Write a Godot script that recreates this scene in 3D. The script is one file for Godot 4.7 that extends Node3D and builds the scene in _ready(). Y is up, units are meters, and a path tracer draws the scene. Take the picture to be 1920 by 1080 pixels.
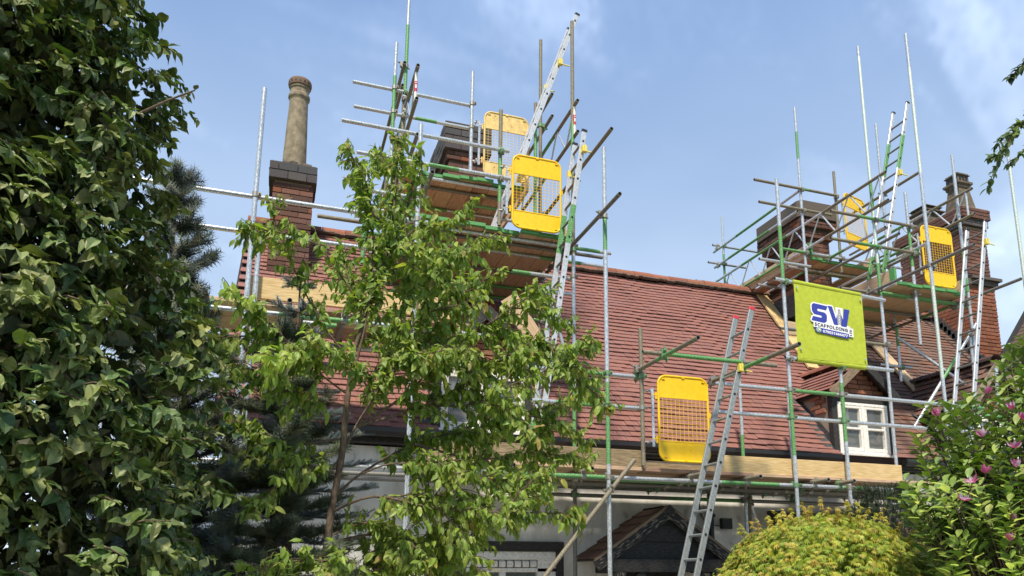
extends Node3D

# ---------------------------------------------------------------- camera, sky, sun
var rng := RandomNumberGenerator.new()
var M := {}
var used := {}

func _ready() -> void:
	rng.seed = 20240511
	var cam := Camera3D.new()
	cam.name = "camera"
	cam.projection = Camera3D.PROJECTION_FRUSTUM
	cam.near = 0.1
	cam.far = 1500.0
	cam.keep_aspect = Camera3D.KEEP_HEIGHT
	cam.size = 0.1 * 1080.0 / 1434.0
	cam.frustum_offset = Vector2(-76.0, 230.0) / 1434.0 * 0.1
	cam.rotation = Vector3(deg_to_rad(11.77), deg_to_rad(-19.73), 0.0)
	cam.position = Vector3(0, 1.6, 0)
	add_child(cam)
	cam.current = true
	var env := Environment.new()
	env.background_mode = Environment.BG_SKY
	var sm := ProceduralSkyMaterial.new()
	sm.sky_top_color = L(0.030, 0.125, 0.355)
	sm.sky_horizon_color = L(0.535, 0.645, 0.75)
	sm.sky_curve = 0.45
	sm.ground_bottom_color = L(0.10, 0.12, 0.08)
	sm.ground_horizon_color = L(0.35, 0.38, 0.36)
	sm.sun_angle_max = 25.0
	sm.sky_cover = cloud_cover()
	sm.sky_cover_modulate = Color(1, 1, 1, 1)
	var sky := Sky.new()
	sky.sky_material = sm
	env.sky = sky
	env.tonemap_mode = Environment.TONE_MAPPER_LINEAR
	env.tonemap_exposure = 1.55
	env.sdfgi_enabled = true
	env.ssao_enabled = true
	env.ssil_enabled = true
	var we := WorldEnvironment.new()
	we.name = "world_environment"
	we.environment = env
	add_child(we)
	var sun := DirectionalLight3D.new()
	sun.name = "sun"
	sun.light_color = Color(1.0, 0.955, 0.88)
	sun.light_energy = 1.25
	sun.light_angular_distance = 5.0
	sun.shadow_enabled = true
	add_child(sun)
	sun.look_at_from_position(Vector3(-3.6, 12.0, 7.4), Vector3.ZERO)
	make_materials()
	build_ground()
	build_house()
	build_neighbour()
	build_scaffolds()
	build_ladders()
	build_gates()
	build_banner()
	build_loose_boards()
	build_cherry()
	build_bush()
	build_conifers()
	build_maple()
	build_magnolia()
	build_small_plants()

# ---------------------------------------------------------------- helpers
func L(r: float, g: float, b: float, a := 1.0) -> Color:
	return Color(r, g, b, a).linear_to_srgb()

func rr(a: float, b: float) -> float:
	return rng.randf_range(a, b)

class Geo:
	var v := PackedVector3Array()
	var n := PackedVector3Array()
	var uv := PackedVector2Array()
	var c := PackedColorArray()
	var col := Color(1, 1, 1)
	func tri(a: Vector3, b: Vector3, d: Vector3, na: Vector3, nb: Vector3, nd: Vector3) -> void:
		var g := (d - a).cross(b - a)
		if g.dot(na + nb + nd) < 0.0:
			v.append(a); v.append(d); v.append(b)
			n.append(na); n.append(nd); n.append(nb)
		else:
			v.append(a); v.append(b); v.append(d)
			n.append(na); n.append(nb); n.append(nd)
		for k in 3:
			c.append(col)
			uv.append(Vector2.ZERO)
	func ftri(a: Vector3, b: Vector3, d: Vector3, out := Vector3.ZERO) -> void:
		var g := (d - a).cross(b - a).normalized()
		if out != Vector3.ZERO and g.dot(out) < 0.0:
			g = -g
		tri(a, b, d, g, g, g)
	func quad(a: Vector3, b: Vector3, d: Vector3, e: Vector3, out := Vector3.ZERO) -> void:
		ftri(a, b, d, out)
		ftri(a, d, e, out)
	func box(t: Transform3D, s: Vector3) -> void:
		var h := s * 0.5
		var p := []
		for i in 8:
			p.append(t * Vector3(h.x if i & 1 else -h.x, h.y if i & 2 else -h.y, h.z if i & 4 else -h.z))
		var ctr := t.origin
		for f in [[0, 1, 3, 2], [4, 5, 7, 6], [0, 1, 5, 4], [2, 3, 7, 6], [0, 2, 6, 4], [1, 3, 7, 5]]:
			var mid: Vector3 = (p[f[0]] + p[f[1]] + p[f[2]] + p[f[3]]) * 0.25
			quad(p[f[0]], p[f[1]], p[f[2]], p[f[3]], mid - ctr)
	func chamfer_box(t: Transform3D, s: Vector3, r: float) -> void:
		# box whose edges along local x are chamfered, with plain ends
		var y := s.y * 0.5
		var z := s.z * 0.5
		prism(t, [Vector2(y, z - r), Vector2(y - r, z), Vector2(-y + r, z), Vector2(-y, z - r), Vector2(-y, -z + r), Vector2(-y + r, -z), Vector2(y - r, -z), Vector2(y, -z + r)], s.x)
	func prism(t: Transform3D, prof: Array, len: float) -> void:
		# convex profile in local (y, z), swept along local x, centred
		var k := prof.size()
		var x := len * 0.5
		for i in k:
			var a: Vector2 = prof[i]
			var b: Vector2 = prof[(i + 1) % k]
			var m := (a + b) * 0.5
			quad(t * Vector3(-x, a.x, a.y), t * Vector3(x, a.x, a.y), t * Vector3(x, b.x, b.y), t * Vector3(-x, b.x, b.y), t.basis * Vector3(0, m.x, m.y))
		for i in range(1, k - 1):
			for sgn in [-1.0, 1.0]:
				ftri(t * Vector3(x * sgn, prof[0].x, prof[0].y), t * Vector3(x * sgn, prof[i].x, prof[i].y), t * Vector3(x * sgn, prof[i + 1].x, prof[i + 1].y), t.basis * Vector3(sgn, 0, 0))
	func tube(a: Vector3, b: Vector3, ra: float, rb: float, k := 10, caps := true) -> void:
		var d := (b - a).normalized()
		var u := d.cross(Vector3(0.31, 0.87, 0.38)).normalized()
		var w := d.cross(u)
		for i in k:
			var t0 := TAU * i / k
			var t1 := TAU * (i + 1) / k
			var n0 := u * cos(t0) + w * sin(t0)
			var n1 := u * cos(t1) + w * sin(t1)
			tri(a + n0 * ra, b + n0 * rb, b + n1 * rb, n0, n0, n1)
			tri(a + n0 * ra, b + n1 * rb, a + n1 * ra, n0, n1, n1)
			if caps:
				tri(a, a + n0 * ra, a + n1 * ra, -d, -d, -d)
				tri(b, b + n0 * rb, b + n1 * rb, d, d, d)
	func hollow_end(a: Vector3, d: Vector3, r: float, ri: float, depth: float, k := 12) -> void:
		# an open pipe end at a; d points out of the pipe
		var u := d.cross(Vector3(0.31, 0.87, 0.38)).normalized()
		var w := d.cross(u)
		for i in k:
			var t0 := TAU * i / k
			var t1 := TAU * (i + 1) / k
			var n0 := u * cos(t0) + w * sin(t0)
			var n1 := u * cos(t1) + w * sin(t1)
			quad(a + n0 * r, a + n1 * r, a + n1 * ri, a + n0 * ri, d)
			var e := a - d * depth
			tri(a + n0 * ri, e + n0 * ri, e + n1 * ri, -n0, -n0, -n1)
			tri(a + n0 * ri, e + n1 * ri, a + n1 * ri, -n0, -n1, -n1)
	func limb(pts: Array, r0: float, r1: float, k := 7) -> void:
		var m := pts.size()
		for i in m - 1:
			tube(pts[i], pts[i + 1], lerpf(r0, r1, float(i) / (m - 1)), lerpf(r0, r1, float(i + 1) / (m - 1)), k, false)
	func add_to(am: ArrayMesh, mat: Material) -> void:
		if v.is_empty():
			return
		var arr := []
		arr.resize(Mesh.ARRAY_MAX)
		arr[Mesh.ARRAY_VERTEX] = v
		arr[Mesh.ARRAY_NORMAL] = n
		arr[Mesh.ARRAY_TEX_UV] = uv
		arr[Mesh.ARRAY_COLOR] = c
		am.add_surface_from_arrays(Mesh.PRIMITIVE_TRIANGLES, arr)
		if mat:
			am.surface_set_material(am.get_surface_count() - 1, mat)
	func mesh(mat: Material = null) -> ArrayMesh:
		var am := ArrayMesh.new()
		add_to(am, mat)
		return am

func at(p: Vector3) -> Transform3D:
	return Transform3D(Basis(), p)

func xform(p: Vector3, x: Vector3, y: Vector3) -> Transform3D:
	var bx := x.normalized()
	var bz := bx.cross(y).normalized()
	return Transform3D(Basis(bx, bz.cross(bx), bz), p)

func numbered(called: String) -> String:
	var k: int = used.get(called, 0)
	used[called] = k + 1
	return called if k == 0 else "%s_%03d" % [called, k]

func thing(called: String, label: String, category: String, p := Vector3.ZERO, group := "") -> Node3D:
	var o := Node3D.new()
	o.name = numbered(called)
	o.position = p
	o.set_meta("label", label)
	o.set_meta("category", category)
	if group:
		o.set_meta("group", group)
	add_child(o)
	return o

func root_pos(o: Node) -> Vector3:
	var p := Vector3.ZERO
	while o is Node3D and o != self:
		p += (o as Node3D).position
		o = o.get_parent()
	return p

# a part whose mesh is given in world coordinates (or local ones, when placed)
func part(parent: Node3D, called: String, m: Mesh, mat: Material = null, placed = null) -> MeshInstance3D:
	var o := MeshInstance3D.new()
	o.name = called
	o.mesh = m
	if mat:
		o.material_override = mat
	if placed == null:
		o.position = -root_pos(parent)
	else:
		o.transform = placed
		o.position -= root_pos(parent)
	parent.add_child(o, true)
	return o

func stuff(o: Node) -> void:
	o.set_meta("kind", "stuff")

func many(parent: Node3D, called: String, m: Mesh, mat: Material, xs: Array, cols: Array = []) -> MultiMeshInstance3D:
	var mm := MultiMesh.new()
	mm.transform_format = MultiMesh.TRANSFORM_3D
	mm.use_colors = not cols.is_empty()
	mm.mesh = m
	mm.instance_count = xs.size()
	for i in xs.size():
		mm.set_instance_transform(i, xs[i])
		if mm.use_colors:
			mm.set_instance_color(i, cols[i])
	var o := MultiMeshInstance3D.new()
	o.name = called
	o.multimesh = mm
	o.material_override = mat
	o.position = -root_pos(parent)
	stuff(o)
	parent.add_child(o, true)
	return o

func structure(called: String, m: Mesh, mat: Material) -> MeshInstance3D:
	var o := part(self, called, m, mat)
	o.set_meta("kind", "structure")
	return o

# ---------------------------------------------------------------- materials
func noise_tex(freq: float, lo: Color, hi: Color, sd: int, oct := 5, mid = null, size := 512, stretch := false) -> NoiseTexture2D:
	var f := FastNoiseLite.new()
	f.seed = sd
	f.noise_type = FastNoiseLite.TYPE_SIMPLEX
	f.frequency = freq
	f.fractal_octaves = oct
	f.fractal_gain = 0.55
	var t := NoiseTexture2D.new()
	t.width = size
	t.height = size
	t.seamless = true
	t.noise = f
	var g := Gradient.new()
	g.set_color(0, lo)
	g.set_color(1, hi)
	if mid != null:
		g.add_point(0.5, mid)
	t.color_ramp = g
	return t

# a finish with rare marks: rust or chips at the low end of the noise, dust at the high end
func worn_tex(freq: float, mark: Color, lo: Color, hi: Color, dust: Color, sd: int, a := 0.2, b := 0.82) -> NoiseTexture2D:
	var t := noise_tex(freq, mark, dust, sd, 6)
	t.color_ramp.add_point(a, mark.lerp(lo, 0.5))
	t.color_ramp.add_point(a + 0.05, lo)
	t.color_ramp.add_point(b, hi)
	return t

func bump_tex(freq: float, sd: int, oct := 5) -> NoiseTexture2D:
	return noise_tex(freq, Color(0, 0, 0), Color(1, 1, 1), sd, oct)

func mat(called: String, col: Color, rough := 0.8, metal := 0.0, tex: Texture2D = null, scale := Vector3.ONE, vc := false, bump: Texture2D = null, bump_cm := 0.3) -> StandardMaterial3D:
	var m := StandardMaterial3D.new()
	m.resource_name = called
	m.albedo_color = col
	m.roughness = rough
	m.metallic = metal
	m.vertex_color_use_as_albedo = vc
	if tex:
		m.albedo_texture = tex
	if tex or bump:
		m.uv1_triplanar = true
		m.uv1_scale = scale
	if bump:
		m.heightmap_enabled = true
		m.heightmap_texture = bump
		m.heightmap_scale = bump_cm
	M[called] = m
	return m

func leaf_mat(called: String, col: Color, back: Color, rough := 0.45) -> StandardMaterial3D:
	var m := mat(called, col, rough, 0.0, null, Vector3.ONE, true)
	m.backlight_enabled = true
	m.backlight = back
	m.metallic_specular = 0.5
	m.cull_mode = BaseMaterial3D.CULL_DISABLED
	return m

func make_materials() -> void:
	var white := Color(1, 1, 1)
	var n_soft := noise_tex(0.012, Color(0.62, 0.62, 0.62), white, 1)
	var n_fine := noise_tex(0.05, Color(0.55, 0.55, 0.55), white, 2, 4)
	var n_bump := bump_tex(0.03, 3)
	var galv := mat("galvanised_steel", L(0.80, 0.82, 0.82), 0.42, 0.55, worn_tex(0.02, L(0.30, 0.2, 0.12), Color(0.7, 0.72, 0.74), Color(0.95, 0.96, 0.97), white, 4, 0.14, 0.8), Vector3(5, 2, 5))
	galv.roughness_texture = noise_tex(0.03, Color(0.55, 0.55, 0.55), white, 5)
	mat("green_paint", white, 0.5, 0.1, noise_tex(0.03, L(0.04, 0.17, 0.04), L(0.62, 0.66, 0.60), 6, 6, L(0.075, 0.265, 0.06)), Vector3(4, 3, 4))
	mat("worn_green", white, 0.45, 0.4, noise_tex(0.035, L(0.05, 0.2, 0.05), L(0.88, 0.9, 0.9), 62, 5, L(0.66, 0.71, 0.67)), Vector3(6, 2.2, 6))
	mat("old_steel", white, 0.7, 0.25, noise_tex(0.02, L(0.10, 0.085, 0.06), L(0.36, 0.34, 0.26), 7, 6, L(0.22, 0.195, 0.14)), Vector3(5, 3, 5))
	mat("dull_steel", white, 0.6, 0.4, noise_tex(0.025, L(0.10, 0.10, 0.09), L(0.32, 0.32, 0.30), 8, 5), Vector3(5, 3, 5))
	mat("coupler_steel", white, 0.5, 0.6, noise_tex(0.03, L(0.18, 0.17, 0.14), L(0.5, 0.5, 0.46), 9, 4), Vector3(8, 8, 8))
	mat("coupler_green", white, 0.55, 0.2, noise_tex(0.03, L(0.05, 0.18, 0.05), L(0.3, 0.38, 0.28), 10, 4), Vector3(8, 8, 8))
	mat("alloy", white, 0.4, 0.65, noise_tex(0.02, L(0.5, 0.51, 0.51), L(0.82, 0.83, 0.83), 11, 5), Vector3(4, 1.5, 4))
	mat("black_plastic", L(0.012, 0.012, 0.013), 0.5)
	mat("red_plastic", L(0.55, 0.03, 0.05), 0.4)
	mat("white_label", L(0.8, 0.78, 0.78), 0.5)
	mat("yellow_paint", white, 0.42, 0.0, worn_tex(0.014, L(0.3, 0.16, 0.03), L(0.80, 0.50, 0.008), L(0.87, 0.56, 0.012), L(0.84, 0.60, 0.08), 12, 0.05, 0.9), Vector3(1.3, 1.3, 1.3))
	mat("faded_yellow", white, 0.6, 0.0, worn_tex(0.012, L(0.20, 0.11, 0.05), L(0.62, 0.44, 0.15), L(0.80, 0.60, 0.24), L(0.82, 0.70, 0.4), 13, 0.14, 0.88), Vector3(1.3, 1.3, 1.3))
	mat("clip_yellow", L(0.72, 0.6, 0.12), 0.6)
	# wood: grain runs along the board's local x
	var g1 := noise_tex(0.02, L(0.42, 0.27, 0.10), L(0.72, 0.55, 0.30), 14, 5, L(0.60, 0.43, 0.20))
	var pine := mat("fresh_pine", white, 0.75, 0.0, g1, Vector3(0.35, 6, 6), false, noise_tex(0.02, Color(0, 0, 0), white, 15), 0.05)
	pine.uv1_triplanar_sharpness = 4.0
	mat("weathered_board", white, 0.85, 0.0, noise_tex(0.02, L(0.10, 0.075, 0.045), L(0.40, 0.31, 0.19), 16, 6, L(0.25, 0.185, 0.105)), Vector3(0.4, 7, 7), false, noise_tex(0.02, Color(0, 0, 0), white, 17), 0.15)
	mat("board_a", white, 0.85, 0.0, noise_tex(0.015, L(0.36, 0.24, 0.155), L(0.60, 0.43, 0.29), 18, 5), Vector3(0.5, 3.5, 3.5))
	mat("board_b", white, 0.85, 0.0, noise_tex(0.015, L(0.25, 0.15, 0.105), L(0.44, 0.28, 0.20), 19, 5), Vector3(0.5, 3.5, 3.5))
	mat("board_c", white, 0.85, 0.0, noise_tex(0.015, L(0.42, 0.30, 0.18), L(0.62, 0.46, 0.29), 20, 5), Vector3(0.5, 3.5, 3.5))
	mat("board_green_end", white, 0.7, 0.0, noise_tex(0.03, L(0.04, 0.20, 0.05), L(0.16, 0.40, 0.16), 21, 4), Vector3(4, 4, 4))
	# house
	mat("tile_clay", white, 0.85, 0.0, worn_tex(0.03, Color(0.6, 0.6, 0.6), Color(0.80, 0.79, 0.79), Color(0.96, 0.95, 0.95), Color(1.0, 1.0, 0.98), 22, 0.16, 0.88), Vector3(1.6, 1.6, 1.6), true, n_bump, 0.12)
	mat("roof_felt", L(0.035, 0.022, 0.02), 0.95)
	mat("brick_clay", white, 0.9, 0.0, noise_tex(0.03, Color(0.5, 0.48, 0.47), white, 23, 6, Color(0.82, 0.8, 0.8)), Vector3(4, 4, 4), true, n_bump, 0.4)
	mat("mortar", white, 0.95, 0.0, noise_tex(0.03, L(0.20, 0.15, 0.11), L(0.42, 0.35, 0.28), 24, 5), Vector3(3, 3, 3))
	mat("dark_mortar", white, 0.95, 0.0, noise_tex(0.03, L(0.06, 0.05, 0.042), L(0.17, 0.14, 0.12), 25, 5), Vector3(3, 3, 3))
	mat("stone_pot", white, 0.9, 0.0, noise_tex(0.012, L(0.12, 0.10, 0.068), L(0.36, 0.30, 0.21), 26, 6, L(0.23, 0.19, 0.13)), Vector3(1.2, 0.8, 1.2), false, n_bump, 0.3)
	mat("dark_pot", white, 0.9, 0.0, noise_tex(0.015, L(0.055, 0.045, 0.035), L(0.20, 0.155, 0.105), 61, 6), Vector3(1.2, 0.8, 1.2), false, n_bump, 0.3)
	mat("pot_rim", white, 0.9, 0.0, noise_tex(0.02, L(0.10, 0.065, 0.045), L(0.25, 0.16, 0.11), 27, 5), Vector3(3, 3, 3))
	mat("lead", white, 0.55, 0.2, noise_tex(0.015, L(0.035, 0.038, 0.042), L(0.13, 0.135, 0.14), 28, 6), Vector3(2, 2, 2), false, n_bump, 0.3)
	mat("white_render", white, 0.9, 0.0, worn_tex(0.01, L(0.36, 0.35, 0.31), L(0.60, 0.585, 0.54), L(0.76, 0.75, 0.71), L(0.80, 0.79, 0.75), 29, 0.16, 0.8), Vector3(0.6, 0.28, 0.6), false, n_soft, 0.9)
	mat("white_paint", white, 0.6, 0.0, noise_tex(0.02, L(0.55, 0.50, 0.42), L(0.82, 0.81, 0.77), 30, 6, L(0.78, 0.77, 0.73)), Vector3(2, 2, 2), false, n_bump, 0.12)
	mat("black_timber", white, 0.75, 0.0, noise_tex(0.02, L(0.010, 0.010, 0.011), L(0.05, 0.048, 0.045), 31, 6), Vector3(1, 4, 4), false, n_bump, 0.25)
	mat("peeling_timber", white, 0.8, 0.0, noise_tex(0.022, L(0.012, 0.012, 0.012), L(0.50, 0.44, 0.34), 32, 6, L(0.02, 0.02, 0.02)), Vector3(0.6, 3, 3), false, n_bump, 0.3)
	mat("brown_timber", white, 0.85, 0.0, noise_tex(0.02, L(0.12, 0.085, 0.055), L(0.32, 0.235, 0.16), 33, 6), Vector3(0.5, 5, 5))
	mat("dark_room", L(0.02, 0.022, 0.024), 0.95)
	mat("curtain", L(0.55, 0.55, 0.52), 0.9)
	mat("gutter_black", L(0.018, 0.018, 0.019), 0.4)
	var glass := mat("window_glass", Color(0.9, 0.95, 0.95, 0.12), 0.03)
	glass.transparency = BaseMaterial3D.TRANSPARENCY_ALPHA
	var foil := mat("silver_foil", L(0.6, 0.6, 0.62), 0.3, 0.8, null, Vector3(1, 1, 1), false, bump_tex(0.05, 34), 1.5)
	foil.uv1_scale = Vector3(3, 3, 3)
	# banner
	mat("banner_cloth", white, 0.6, 0.0, noise_tex(0.01, L(0.40, 0.47, 0.03), L(0.50, 0.58, 0.045), 35, 5), Vector3(2, 2, 2))
	M.banner_cloth.backlight_enabled = true
	M.banner_cloth.backlight = L(0.2, 0.22, 0.01)
	mat("print_white", L(0.82, 0.82, 0.82), 0.55)
	mat("print_blue", L(0.03, 0.045, 0.33), 0.5)
	mat("print_navy", L(0.015, 0.018, 0.07), 0.5)
	mat("print_green", L(0.02, 0.25, 0.06), 0.5)
	# plants
	leaf_mat("cherry_leaf", white, L(0.92, 1.0, 0.28), 0.45)
	leaf_mat("bush_leaf", white, L(0.3, 0.36, 0.08), 0.5)
	leaf_mat("magnolia_leaf", white, L(0.3, 0.42, 0.08), 0.38)
	leaf_mat("maple_leaf", white, L(0.75, 0.75, 0.12), 0.6)
	leaf_mat("needle", white, L(0.05, 0.07, 0.03), 0.6)
	leaf_mat("petal", white, L(0.25, 0.1, 0.16), 0.5)
	mat("bark", white, 0.9, 0.0, noise_tex(0.02, L(0.05, 0.035, 0.022), L(0.20, 0.145, 0.10), 36, 6), Vector3(4, 1.5, 4), false, n_bump, 0.4)
	mat("twig", L(0.10, 0.05, 0.03), 0.8)
	mat("candle", L(0.34, 0.17, 0.07), 0.8)
	mat("lawn_grass", white, 0.95, 0.0, noise_tex(0.03, L(0.03, 0.06, 0.015), L(0.09, 0.15, 0.035), 37, 6), Vector3(0.7, 0.7, 0.7))
	mat("paving", white, 0.9, 0.0, noise_tex(0.03, L(0.32, 0.30, 0.26), L(0.50, 0.47, 0.41), 38, 6), Vector3(0.6, 0.6, 0.6))

func cloud_cover() -> ImageTexture:
	var w := 1024
	var h := 512
	var im := Image.create(w, h, false, Image.FORMAT_RGBAF)
	var a := FastNoiseLite.new()
	a.seed = 5
	a.frequency = 1.3
	a.fractal_octaves = 6
	a.fractal_gain = 0.55
	a.domain_warp_enabled = true
	a.domain_warp_amplitude = 0.8
	a.domain_warp_frequency = 1.1
	var b := FastNoiseLite.new()
	b.seed = 14
	b.frequency = 2.0
	b.fractal_octaves = 4
	for y in h / 2 + 2:
		var el := PI * (0.5 - (y + 0.5) / h)
		var ce := cos(el)
		var se := maxf(sin(el), 0.03)
		for x in w:
			var az := TAU * (x + 0.5) / w
			# a layer of high thin cloud at constant height
			var px := sin(az) * ce / (se + 0.12)
			var py := cos(az) * ce / (se + 0.12)
			var n1 := a.get_noise_2d(px * 0.55 + py * 0.35, py * 1.5 - px * 0.6)
			var n2 := b.get_noise_2d(px * 0.5, py * 0.5)
			var k := clampf((n1 + 0.12) * 1.15, 0.0, 1.0) * clampf(n2 * 1.2 + 0.72, 0.0, 1.0)
			k = k * k * 0.55 + clampf(n2 * 0.6 + 0.35, 0.0, 1.0) * 0.09 + 0.10 * clampf((0.52 - el) * 3.0, 0.0, 1.0) * clampf(n2 + 0.6, 0.0, 1.0)
			im.set_pixel(x, y, Color(0.62 * k, 0.66 * k, 0.70 * k, 1.0))
	return ImageTexture.create_from_image(im)

# ---------------------------------------------------------------- ground
func build_ground() -> void:
	var g := Geo.new()
	g.quad(Vector3(-700, 0, 700), Vector3(700, 0, 700), Vector3(700, 0, -700), Vector3(-700, 0, -700), Vector3.UP)
	structure("lawn", g.mesh(), M.lawn_grass)
	g = Geo.new()
	g.quad(Vector3(-3, 0.02, 3.0), Vector3(14, 0.02, 3.0), Vector3(14, 0.02, -8.9), Vector3(-3, 0.02, -8.9), Vector3.UP)
	structure("gravel_drive", g.mesh(), M.paving)

# ---------------------------------------------------------------- house
const EY := 3.189
const EZ := -8.7
const PITCH := 0.8552
const RL := 4.72
var sag := FastNoiseLite.new()
var tile_mats: Array = []
var brick_mats: Array = []
var dark_brick_mats: Array = []
var box_cache := {}
var tile_count := 0

func roof_pt(x: float, s: float, lift := 0.0) -> Vector3:
	var l := lift + sag.get_noise_2d(x * 9.0, s * 12.0) * 0.035
	return Vector3(x, EY + sin(PITCH) * s + cos(PITCH) * l, EZ - cos(PITCH) * s + sin(PITCH) * l)

func roof_y(z: float) -> float:
	return EY + (EZ - z) * tan(PITCH)

func brick_mesh(lx: float, ly: float, lz: float) -> ArrayMesh:
	var key := "%d_%d_%d" % [roundi(lx * 200), roundi(ly * 200), roundi(lz * 200)]
	if not box_cache.has(key):
		var g := Geo.new()
		g.chamfer_box(Transform3D(Basis(), Vector3.ZERO), Vector3(lx, ly, lz), 0.006)
		box_cache[key] = g.mesh()
	return box_cache[key]

func clay(called: String, base: Color, j: float, n: int) -> Array:
	var a := []
	for i in n:
		var f := rr(1.0 - j, 1.0 + j)
		var m: StandardMaterial3D = M[called].duplicate()
		m.vertex_color_use_as_albedo = false
		m.resource_name = called
		m.albedo_color = L(base.r * f * rr(0.9, 1.1), base.g * f, base.b * f * rr(0.92, 1.08))
		a.append(m)
	return a

func tile_mesh(w: float, len: float, t: float) -> ArrayMesh:
	# a plain tile, slightly cambered along its length, x along the eave, -z up the slope
	var g := Geo.new()
	var cols := 2
	var rows := 2
	var hw := w * 0.5
	var pts := []
	for r in rows + 1:
		var z := len * (0.5 - float(r) / rows)
		var h := -0.006 * pow(2.0 * r / rows - 1.0, 2.0)
		pts.append([Vector3(-hw, h, z), Vector3(hw, h, z), Vector3(-hw, h - t, z), Vector3(hw, h - t, z)])
	for r in rows:
		var a: Array = pts[r]
		var b: Array = pts[r + 1]
		g.quad(a[0], a[1], b[1], b[0], Vector3.UP)
		g.quad(a[0], b[0], b[2], a[2], Vector3.LEFT)
		g.quad(a[1], b[1], b[3], a[3], Vector3.RIGHT)
	g.quad(pts[0][0], pts[0][1], pts[0][3], pts[0][2], Vector3(0, 0, 1))
	g.quad(pts[0][2], pts[0][3], pts[rows][3], pts[rows][2], Vector3.DOWN)
	return g.mesh()

func tile_colour(x: float) -> Color:
	var red := Color(0.325, 0.150, 0.122)
	var k := rng.randf()
	if k < 0.12:
		red = Color(0.292, 0.140, 0.118)
	elif k < 0.22:
		red = Color(0.345, 0.155, 0.118)
	elif k < 0.34:
		red = Color(0.315, 0.155, 0.133)
	var brown := Color(0.225, 0.135, 0.10)
	if k > 0.9:
		brown = Color(0.26, 0.12, 0.075)
	elif k > 0.75:
		brown = Color(0.175, 0.115, 0.09)
	var t := clampf((x - 8.3 + rr(-0.5, 0.5)) / 0.6, 0.0, 1.0)
	var c := red.lerp(brown, t)
	var f := rr(0.93, 1.07)
	return Color(c.r * f, c.g * f, c.b * f)

# lays tiles on a slope: origin at the eave's left end, ax along the eave, up the slope
func tiled(parent: Node3D, mesh: ArrayMesh, o: Vector3, ax: Vector3, up: Vector3, cols: int, rows: int, w: float, gauge: float, len: float, keep: Callable, single: Callable, called := "roof_tile") -> void:
	var xs := []
	var cs := []
	var nrm := up.cross(ax).normalized()
	if nrm.y < 0:
		nrm = -nrm
	var b := Basis(ax, nrm, ax.cross(nrm))
	if b.z.dot(up) > 0.0:
		b = Basis(-ax, nrm, -ax.cross(nrm))
	var tilt := -0.2
	for r in rows:
		for k in cols:
			var x := (k + (0.5 if r % 2 else 0.0) + 0.5) * w
			var s := r * gauge + len * 0.5 - 0.02
			var p := o + ax * (x + rr(-0.004, 0.004)) + up * (s + rr(-0.004, 0.004))
			if not keep.call(p, r, k):
				continue
			var t := Transform3D(b * Basis.from_euler(Vector3(tilt + rr(-0.012, 0.012), rr(-0.008, 0.008), rr(-0.012, 0.012))), p + nrm * (0.028 + rr(-0.002, 0.002)))
			if single.call(p, r, k):
				var pt := part(parent, called, mesh, tile_mats[rng.randi() % tile_mats.size()], t)
				tile_count += 1
			else:
				xs.append(t)
				cs.append(tile_colour(p.x))
	if not xs.is_empty():
		many(parent, called + "s", mesh, M.tile_clay, xs, cs)

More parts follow.
